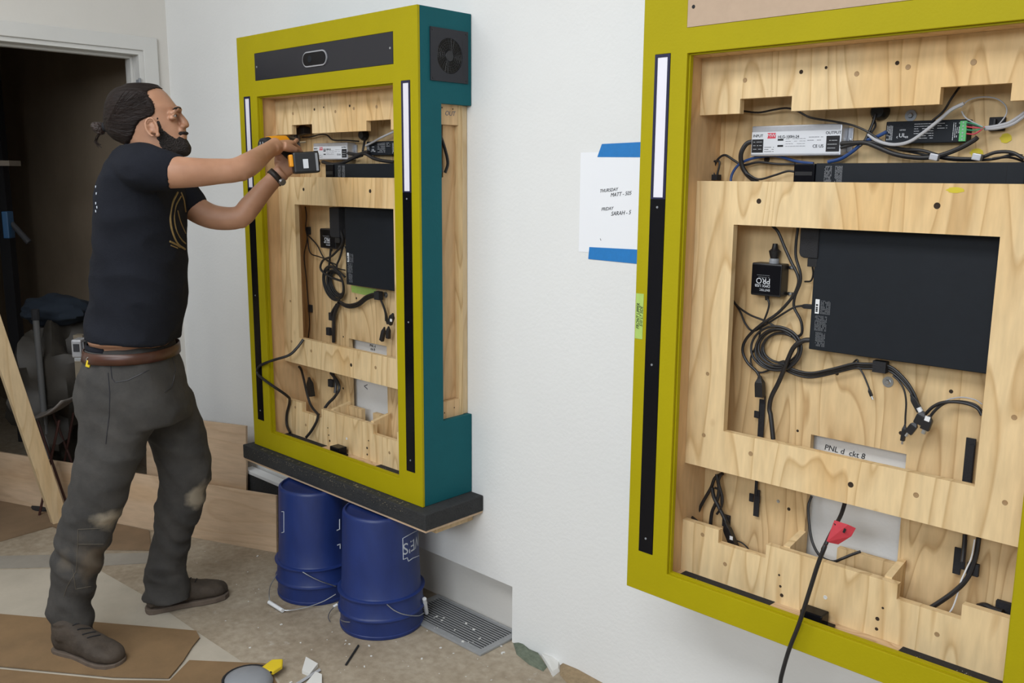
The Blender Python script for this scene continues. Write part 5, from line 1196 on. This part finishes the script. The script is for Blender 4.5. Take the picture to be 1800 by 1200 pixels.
def pcyl(px, py, c, r):
    d = ray(px, py); a = d.x**2+d.y**2; ox, oy = CAM.x-c[0], CAM.y-c[1]; b = 2*(ox*d.x+oy*d.y); cc_ = ox*ox+oy*oy-r*r
    q = b*b-4*a*cc_; t = (-b-math.sqrt(q))/(2*a) if q > 0 else -b/(2*a)
    return CAM+d*t
TOPZ = KZ-.0665
def bucket_stack(c, lab_low, lab_top, ang0):
    low = empty('bucket', (c[0], c[1], 0), lab_low, 'bucket', 'upside-down blue buckets')
    MB().lathe([(.140, .001), (.1495, .001), (.151, .004), (.151, .012), (.1485, .014), (.1480, .058), (.1500, .0655), (.1440, .0665), (.136, .0660)], seg=64).build('shell', M['bucket'], low, smooth=True)
    top = empty('bucket', (c[0], c[1], .0668), lab_top, 'bucket', 'upside-down blue buckets')
    H = TOPZ-.0668
    MB().lathe([(.144, 0), (.1545, 0), (.1565, .002), (.1560, .006), (.1510, .009), (.1490, .012), (.1475, .066), (.1500, .069), (.1560, .071), (.1565, .0745), (.1530, .0765), (.1445, .0775), (.1420, .082),
                (.1385, .16), (.1320, H-.012), (.1305, H-.005), (.126, H-.0008), (.121, H), (.119, H-.008), (.0001, H-.009)], seg=72).build('shell', M['bucket'], top, smooth=True)
    return low, top
c1_ = (.8004, .0150)
lowB, topB = bucket_stack(c1_, 'rim of the lower upside-down bucket in the front stack, at floor level', 'upside-down blue bucket with white print, front stack nearest the vent', 0)
# left stack: find its axis from the left outline and the front foot
gl = PZ(545, 1066); dn = math.hypot(gl.x-CAM.x, gl.y-CAM.y); Dd = dn+.150; dl = ray(487, 1035); al = math.atan2(dl.y, dl.x); aa = al-math.asin(.152/Dd)
c2_ = (CAM.x+Dd*math.cos(aa), CAM.y+Dd*math.sin(aa))
if math.hypot(c2_[0]-c1_[0], c2_[1]-c1_[1]) < .318:
    v_ = Vector((c2_[0]-c1_[0], c2_[1]-c1_[1])).normalized()*.318; c2_ = (c1_[0]+v_.x, c1_[1]+v_.y)
lowA, topA = bucket_stack(c2_, 'rim of the lower upside-down bucket in the rear stack, at floor level', 'upside-down blue bucket in the rear stack, left one under the black shelf', 0)
def loc_pts(e, ps): return [p-e.location for p in ps]
# print on the pail walls
def rz_(z): # wall radius of the top pail at world height z
    h = z-.0668; return .1420+(h-.082)*(-.0100)/(.325-.082)*1.0
def onpail(c, px, py):
    r = .139
    for _ in range(3): p = pcyl(px, py, c, r+.0006); r = rz_(p.z)
    return p
def pline(e, c, run, r=.0016):
    P_ = []
    for (a, b), (a2, b2) in zip(run, run[1:]):
        for k in range(4): P_.append(onpail(c, a+(a2-a)*k/4, b+(b2-b)*k/4))
    P_.append(onpail(c, *run[-1])); return loc_pts(e, P_)
mb = MB()
for run in (((735, 931), (722, 938), (708, 946), (709, 983), (716, 980), (718, 986), (725, 981), (737, 976)),): mb.tube(pline(topB, c1_, run), .0016, 4)
mb.build('logo_outline', M['bucketprint'], topB)
S0 = onpail(c1_, 716, 962); phi0 = math.atan2(S0.y-c1_[1], S0.x-c1_[0])
def bend(x, y, z):   # turned upside down with the pail, first letter seen last
    zz = S0.z-.0668-y*1.0+.000; ph = phi0+(.182-x)/.138+.0; r = rz_(zz+.0668)+z+.0002
    return Vector((r*math.cos(ph), r*math.sin(ph), zz))
t = text('logo_lettering', "LOWE'S", .058, M['bucketprint'], topB, align='LEFT', bend=bend)
wmax = 0
mb = MB()
for run in (((499, 899), (495, 899)), ((499, 899), (499, 935), (495, 936))): mb.tube(pline(topA, c2_, run), .0015, 4)
for run in (((597, 912), (597, 930), (592, 932)), ((593, 958), (598, 956), (598, 964))): mb.tube(pline(topA, c2_, run), .0022, 4)
mb.build('logo_outline', M['bucketprint'], topA)
# wire bails with grips
def bail(e, c, run, grip, rad=.160, floor=False):
    P_ = [(pcyl(a, b, c, rad) if not floor else PZ(a, b, z)) for (a, b, z) in run]
    for p in P_: p.z = max(p.z, .004)
    o = MB().tube(loc_pts(e, P_), .0018, 8, 5).build('wire_handle', M['steel'], e, smooth=True)
    if grip:
        g = [(pcyl(a, b, c, rad+.002) if not floor else PZ(a, b, z)) for (a, b, z) in grip]; MB().tube(loc_pts(e, g), .0075, 12).build('handle_grip', M['white'], o, smooth=True)
bail(topB, c1_, ((680, 1062, 0), (694, 1073, 0), (712, 1080, 0), (735, 1082, 0), (745, 1077, 0)), ((746, 1052, 0), (750, 1077, 0)), .158)
bail(lowB, c1_, ((615, 1093, 0), (606, 1092, 0), (599, 1089, 0)), None, .158)
bail(topA, c2_, ((532, 1005, 0), (548, 1014, 0), (566, 1022, 0), (590, 1030, 0)), None, .158)
bail(lowA, c2_, ((487, 1008, .08), (475, 1030, .05), (473, 1048, .03), (477, 1060, .012), (497, 1072, .010), (530, 1069, .010), (565, 1058, .02), (590, 1044, .04)), ((473, 1058, .012), (497, 1073, .010)), floor=True)
g = [PZ(594, 1062, .03), PZ(582, 1072, .02), (PZ(577, 1084, .01)), PZ(580, 1092, .008)]
e = tag(MB().tube(g, .0017, 8, 5).build('wire_scrap', M['steel'], smooth=True), 'small bent wire with a white end on the floor between the bucket stacks', 'wire')
MB().tube([PZ(586, 1066, .026), PZ(593, 1062, .031)], .005, 8).build('wire_end', M['white'], e)

# ------------------------------------------------------------------ floor register in the wall recess
vx0, vx1, vy0, vy1 = .80, 1.238, .085, .288
e = empty('floor_vent', ((vx0+vx1)/2, (vy0+vy1)/2, 0), 'grey metal floor register with long slats, beside the front bucket', 'vent')
L0 = -e.location
o = MB().grid([vx0, vx0+.025, vx1-.025, vx1], [vy0, vy0+.028, vy1-.012, vy1], lambda x, y: not (vx0+.025 < x < vx1-.025 and vy0+.028 < y < vy1-.012), .0005, .009, plane='xy').build('frame', M['vent'], bevel=.0015)
o.parent = e; o.matrix_parent_inverse = Matrix.Translation(L0)
o = MB().box(vx0+.026, vx1-.026, vy0+.029, vy1-.013, .0005, .0015).build('duct_shadow', M['ventdark']); o.parent = e; o.matrix_parent_inverse = Matrix.Translation(L0)
ns = 13; y_ = vy0+.036; st_ = (vy1-.018-y_)/(ns-1); sm = None
for i in range(ns):
    if sm is None: sl = MB().box(vx0+.0255, vx1-.0255, -.0022, .0022, .0060, .0088).build('slat', M['vent'], e); sm = sl
    else: sl = sm.copy(); C.objects.link(sl); sl.parent = e
    sl.location = (-e.location.x, y_+i*st_-e.location.y, 0)

# ------------------------------------------------------------------ paper note taped to the wall
pz0, pz1 = PY(1018, 442, WY).z, PY(1018, 268, WY).z
e = tag(MB().box(1.512, 1.728, WY-.0012, WY-.0004, pz0, pz1).build('paper_note', M['paper']), 'white paper sheet with handwriting taped to the wall beside the right kiosk', 'paper')
for s, a, b, sz in (('THURSDAY', 1054, 336, .0135), ('MATT - 505', 1073, 343, .0155), ('FRIDAY', 1057, 368, .0135), ('SARAH - 5', 1074, 376, .0165)):
    p = PY(a, b, WY-.0014); text('handwriting', s, sz, M['ink'], e, p, (1, 0, .10), (0, 0, 1), align='LEFT', shear=.25, sx=.95)
p = PY(1055, 419, WY-.0014); MB().tube([p, p+Vector((.003, 0, -.006))], .0008, 4).build('pen_mark', M['ink'], e)
for (a, b, c, d), lb in ((((1058, 253), (1125, 249), (1125, 275), (1050, 276)), 'strip of blue painter\'s tape across the top of the paper note'), (((1036, 434), (1119, 441), (1117, 462), (1034, 455)), 'strip of blue painter\'s tape across the bottom of the paper note')):
    q = [PY(*x, WY-.0016) for x in (a, b, c, d)]
    poly = [(p.x, p.z) for p in q]; poly[1] = (1.737, q[0].z+(.003)); poly[2] = (1.734, q[3].z-.002)
    tag(MB().prism(poly, .0004, axis='y', base=WY-.0020).build('blue_tape', M['tapeblue']), lb, 'tape')

# ------------------------------------------------------------------ boards and floor litter
def flat(pl, z0, th, m_, name, label, cat):
    P_ = [PZ(a, b, 0) for a, b in pl]; return tag(MB().prism([(p.x, p.y) for p in P_], th, base=z0).build(name, m_), label, cat)
M['sheet'] = mat('pale_floor_sheet', (.50, .445, .36), .8, var=.22, vscale=3, bump=.05)
M['band'] = mat('grey_band', (.33, .30, .255), .75, var=.2, vscale=6)
flat([(-60, 1003), (167, 998), (262, 1052), (345, 1110), (425, 1163), (475, 1172), (520, 1250), (-160, 1250)], .0006, .0012, M['sheet'], 'floor_sheet', 'pale thin sheet lying on the floor under the brown hardboards', 'sheet')
flat([(-60, 979), (170, 974), (262, 972), (258, 990), (167, 995), (-60, 1001)], .0006, .0022, M['band'], 'floor_strip', 'narrow grey strip on the floor behind the man\'s feet', 'strip')
flat([(-40, 1079), (345, 1112), (351, 1124), (338, 1140), (322, 1165), (310, 1180), (297, 1195), (200, 1193), (-60, 1168)], .0052, .004, M['hardboard'], 'hardboard_sheet', 'brown hardboard sheet with a torn pointed end under the man\'s front boot', 'board')
flat([(-60, 1172), (200, 1197), (298, 1198), (333, 1162), (468, 1168), (520, 1260), (-90, 1260)], .0020, .003, M['hardboard'], 'hardboard_sheet', 'lower brown hardboard sheet at the bottom left, partly under the torn one', 'board')
flat([(-60, 870), (198, 921), (262, 934), (266, 968), (188, 967), (92, 926), (-20, 958)], .0010, .006, mat('dull_brown_board', (.25, .165, .095), .75, var=.3, vscale=5), 'flat_board', 'dull brown board lying flat in front of the long leaning plywood strip', 'board')
def plank(a, b, h, th, lean, m_, name, label, cat, edge=None):
    """sheet standing on edge along the floor line a-b, top leaning away from the camera"""
    a, b = Vector(a), Vector(b); d = (b-a); L_ = d.length; d.normalize(); n = Vector((-d.y, d.x)) # away from camera
    o = MB().box(0, L_, 0, th, 0, h).build(name, m_, bevel=.001)
    o.location = (a.x, a.y, .0); o.rotation_euler = (-lean, 0, math.atan2(d.y, d.x)); return tag(o, label, cat)
plank((-1.50, -.534), (.004, .078), .252, .013, .05, M['tan'], 'plywood_strip', 'long tan plywood strip standing on edge behind the man\'s legs', 'board')
plank((-.86, -.085), (-.335, .135), .475, .013, .06, M['tan'], 'plywood_sheet', 'taller tan plywood panel standing behind the long plywood strip', 'board')
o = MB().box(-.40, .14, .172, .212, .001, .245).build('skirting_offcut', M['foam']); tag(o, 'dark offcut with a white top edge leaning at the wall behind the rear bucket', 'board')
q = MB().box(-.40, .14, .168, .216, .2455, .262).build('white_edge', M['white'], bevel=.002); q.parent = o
# leaning stud
p0 = PZ(106, 918); p1 = PX(0, 606, -.955); d = (p1-p0).normalized(); k = 2.20/d.z; p2 = p0+d*k
sd = d.cross(Vector((1, 0, 0))).normalized(); up_ = sd.cross(d)
v = []
for P_ in (p0+d*.012, p2):
    for a, b in ((-.034, -.018), (.034, -.018), (.034, .018), (-.034, .018)): v.append(P_+sd*a+up_*b)
for i in range(4):   # foot cut level with the floor
    k_ = (0.001-v[i].z)/d.z; v[i] = v[i]+d*k_
o = MB().add(v, [(3, 2, 1, 0), (4, 5, 6, 7), (0, 1, 5, 4), (1, 2, 6, 5), (2, 3, 7, 6), (3, 0, 4, 7)]).build('wooden_stud', M['pine'], bevel=.002)
tag(o, 'pale wooden stud leaning diagonally in the doorway', 'stud')
# scraps
p0, p1 = PZ(608, 1168, .004), PZ(630, 1134, .004); tag(MB().tube([p0, p1], .0035, 8).build('black_rod', M['matblack']), 'thin black rod on the floor in front of the front bucket', 'rod')
a, b, c, d = [PZ(x, y, 0) for x, y in ((538, 1160), (559, 1172), (545, 1190), (531, 1184))]
tag(MB().prism([(p.x, p.y) for p in (a, b, c, d)], .012, base=.001).build('plaster_scrap', M['dust']), 'angular white plaster scrap at the bottom of the picture', 'scrap')
a, b = PZ(520, 1203, .006), PZ(562, 1177, .006); tag(MB().tube([a, b], .006, 4).build('metal_strip', M['alu']), 'grey metal strip across the white scrap', 'strip')
a, b, c, d = [PZ(x, y, 0) for x, y in ((555, 1185), (566, 1190), (566, 1215), (530, 1215))]
tag(MB().prism([(p.x, p.y) for p in (a, b, c, d)], .010, base=.001).build('plaster_scrap', M['dust']), 'pale scrap at the bottom edge, right of the metal strip', 'scrap')
p = PZ(436, 1206, 0); e = empty('tape_dispenser', p, 'grey and yellow rounded tool on the floor at the bottom edge', 'tool')
MB().lathe([(.0001, .046), (.03, .044), (.046, .032), (.052, .014), (.050, .001)], seg=36).build('housing', M['grey'], e, smooth=True)
mb = MB(); mb.prism([(.030, .024), (.060, .050), (.082, .042), (.075, .015), (.052, -.002)], .014, base=.020); mb.build('yellow_flap', M['yellow'], e, bevel=.003)
MB().tube([(.050*math.cos(t), .050*math.sin(t), .030) for t in [i*math.pi/12 for i in range(13)]], .003, 6).build('rim', M['matblack'], e)
e.scale = (1.5, 1.5, 1.0); e.rotation_euler = (0, 0, 1.2)
# crumbs of drywall
rr = random.Random(12); mb = MB()
for _ in range(130):
    px, py = rr.choice([(rr.uniform(320, 640), rr.uniform(960, 1200)), (rr.uniform(560, 1000), rr.uniform(1090, 1200)), (rr.uniform(760, 900), rr.uniform(1060, 1150))])
    p = PZ(px, py, 0)
    if p.y > .20 or math.hypot(p.x-c1_[0], p.y-c1_[1]) < .17 or math.hypot(p.x-c2_[0], p.y-c2_[1]) < .17: continue
    s_ = rr.choice([.0012, .0018, .0025, .0045]); z0 = .009 if (vx0 < p.x < vx1 and vy0 < p.y < vy1) else .0002
    rot = Matrix.Rotation(rr.uniform(0, 6), 3, 'Z'); mb.rbox((p.x, p.y, z0+s_*.3), s_*rr.uniform(1, 2.6), s_*rr.uniform(.7, 1.5), s_*.6, rot)
tag(mb.build('plaster_crumbs', M['dust']), 'white plaster crumbs scattered over the floor', 'debris', kind='stuff')
# broken wall foot at the right of the register
def chunk(pl, th, m_, lb, nm='broken_plaster'):
    P_ = [PZ(a, b, 0) for a, b in pl]; mb = MB(); n = len(P_); c = sum(P_, Vector())/n; rr = random.Random(n)
    v = [Vector((p.x, p.y, .0005)) for p in P_]+[Vector((p.x+(c.x-p.x)*.15, p.y+(c.y-p.y)*.15, th*rr.uniform(.5, 1.1))) for p in P_]+[Vector((c.x, c.y, th*1.2))]
    f = [tuple(range(n))]+[(i, (i+1) % n, n+(i+1) % n, n+i) for i in range(n)]+[(n+i, n+(i+1) % n, 2*n) for i in range(n)]
    return tag(mb.add(v, f).build(nm, m_), lb, 'debris')
chunk([(902, 1130), (914, 1131), (930, 1142), (948, 1152), (962, 1172), (955, 1180), (930, 1168), (908, 1150)], .012, mat('green_plaster', (.17, .20, .145), .9, var=.4, vscale=60), 'greenish broken plaster at the wall foot beside the floor register')
chunk([(940, 1143), (962, 1147), (985, 1160), (984, 1180), (972, 1190), (962, 1172), (950, 1152)], .016, M['dust'], 'cream broken plaster at the wall foot, middle of three pieces')
chunk([(985, 1155), (1008, 1166), (1040, 1186), (1080, 1215), (1010, 1215), (984, 1186)], .014, mat('tan_plaster', (.36, .26, .15), .9, var=.35, vscale=50), 'tan broken plaster at the wall foot, bottom edge of the picture')

# ------------------------------------------------------------------ clutter in the dark storeroom, colours dimmed to stand in for its shade
def W_(px, py, t): d = ray(px, py); return CAM+d*(t/d.dot(FH))
def G_(px, t): p = W_(px, 300, t); p.z = 0; return p
rzc = YAW
def lump(name, c, r, m_, label, cat, amp=.25, seed=0, squash=1.0, n=26):
    mb = MB(); v = []
    for i in range(n+1):
        for k in range(n):
            th, ph = math.pi*i/n, 2*math.pi*k/n; d = Vector((math.sin(th)*math.cos(ph), math.sin(th)*math.sin(ph), math.cos(th)))
            q = noise.noise(d*2.2+Vector((seed, 0, 0)))+.22*noise.noise(d*5+Vector((0, seed, 0))); a = 1+amp*q*2
            p = Vector((d.x*r[0]*a, d.y*r[1]*a, d.z*r[2]*a)); p.z = max(p.z, -c.z+.004); v.append(p)
    f = [(i*n+k, i*n+(k+1) % n, (i+1)*n+(k+1) % n, (i+1)*n+k) for i in range(n) for k in range(n)]
    return tag(mb.add(v, f).build(name, m_, loc=c, rot=(0, 0, rzc), smooth=True), label, cat)
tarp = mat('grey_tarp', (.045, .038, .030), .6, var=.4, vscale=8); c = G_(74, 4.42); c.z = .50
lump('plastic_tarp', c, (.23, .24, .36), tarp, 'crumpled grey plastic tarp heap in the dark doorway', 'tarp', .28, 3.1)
c = G_(80, 4.42); zc_ = W_(85, 552, 4.42).z+.02; c.z = zc_; lump('blue_cloth', c, (.17, .12, .075), mat('blue_cloth', (.006, .012, .022), .9), 'blue cloth lying on the tarp heap in the doorway', 'cloth', .12, 8.8).location.z = zc_
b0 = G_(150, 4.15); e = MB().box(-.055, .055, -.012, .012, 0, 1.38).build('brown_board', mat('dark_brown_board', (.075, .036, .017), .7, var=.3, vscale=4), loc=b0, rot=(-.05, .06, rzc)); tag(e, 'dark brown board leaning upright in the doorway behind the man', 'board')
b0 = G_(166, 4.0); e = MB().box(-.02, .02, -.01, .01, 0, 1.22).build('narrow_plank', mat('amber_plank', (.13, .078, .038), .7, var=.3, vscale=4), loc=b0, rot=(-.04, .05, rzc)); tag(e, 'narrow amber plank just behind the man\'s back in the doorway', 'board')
p = G_(40, 4.2); zt = W_(42, 562, 4.2).z
e = empty('floor_pole', p, 'pale pole with a black cap standing in the doorway', 'pole'); MB().lathe([(.0001, .001), (.09, .001), (.09, .012), (.02, .02), (.016, .03)], seg=20).build('foot', M['matblack'], e)
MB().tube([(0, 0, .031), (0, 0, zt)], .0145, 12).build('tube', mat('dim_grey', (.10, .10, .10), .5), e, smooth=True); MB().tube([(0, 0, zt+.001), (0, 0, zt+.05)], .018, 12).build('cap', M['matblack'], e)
# fallen shell chair with thin red legs
p = W_(96, 706, 4.15); e = empty('folding_stool', Vector((p.x, p.y, 0)), 'small stool with a pale curved seat and thin red legs, in the doorway', 'stool', rz=rzc)
v = []; n1, n2 = 12, 8
for i in range(n1+1):
    for j in range(n2+1):
        a = -1.0+2.0*i/n1; b = -1+2*j/n2; v.append((a*.085, b*.11, p.z-.06+.085*(abs((a+1)/2)**2.2)+.01*b*b))
o = MB().add(v, [(i*(n2+1)+j, (i+1)*(n2+1)+j, (i+1)*(n2+1)+j+1, i*(n2+1)+j+1) for i in range(n1) for j in range(n2)]).build('seat', mat('pale_seat', (.17, .15, .135), .6), e, smooth=True); o.modifiers.new('t', 'SOLIDIFY').thickness = .008
rm = mat('dimmed_red_paint', (.045, .014, .011), .5)
for a, b in ((-1, -1), (1, -1), (1, 1), (-1, 1)): MB().tube([(a*.05, b*.07, p.z-.07), (-a*.075, b*.085, .001)], .006, 8).build('leg', rm, e)
# clamp on a dark post, shelf end
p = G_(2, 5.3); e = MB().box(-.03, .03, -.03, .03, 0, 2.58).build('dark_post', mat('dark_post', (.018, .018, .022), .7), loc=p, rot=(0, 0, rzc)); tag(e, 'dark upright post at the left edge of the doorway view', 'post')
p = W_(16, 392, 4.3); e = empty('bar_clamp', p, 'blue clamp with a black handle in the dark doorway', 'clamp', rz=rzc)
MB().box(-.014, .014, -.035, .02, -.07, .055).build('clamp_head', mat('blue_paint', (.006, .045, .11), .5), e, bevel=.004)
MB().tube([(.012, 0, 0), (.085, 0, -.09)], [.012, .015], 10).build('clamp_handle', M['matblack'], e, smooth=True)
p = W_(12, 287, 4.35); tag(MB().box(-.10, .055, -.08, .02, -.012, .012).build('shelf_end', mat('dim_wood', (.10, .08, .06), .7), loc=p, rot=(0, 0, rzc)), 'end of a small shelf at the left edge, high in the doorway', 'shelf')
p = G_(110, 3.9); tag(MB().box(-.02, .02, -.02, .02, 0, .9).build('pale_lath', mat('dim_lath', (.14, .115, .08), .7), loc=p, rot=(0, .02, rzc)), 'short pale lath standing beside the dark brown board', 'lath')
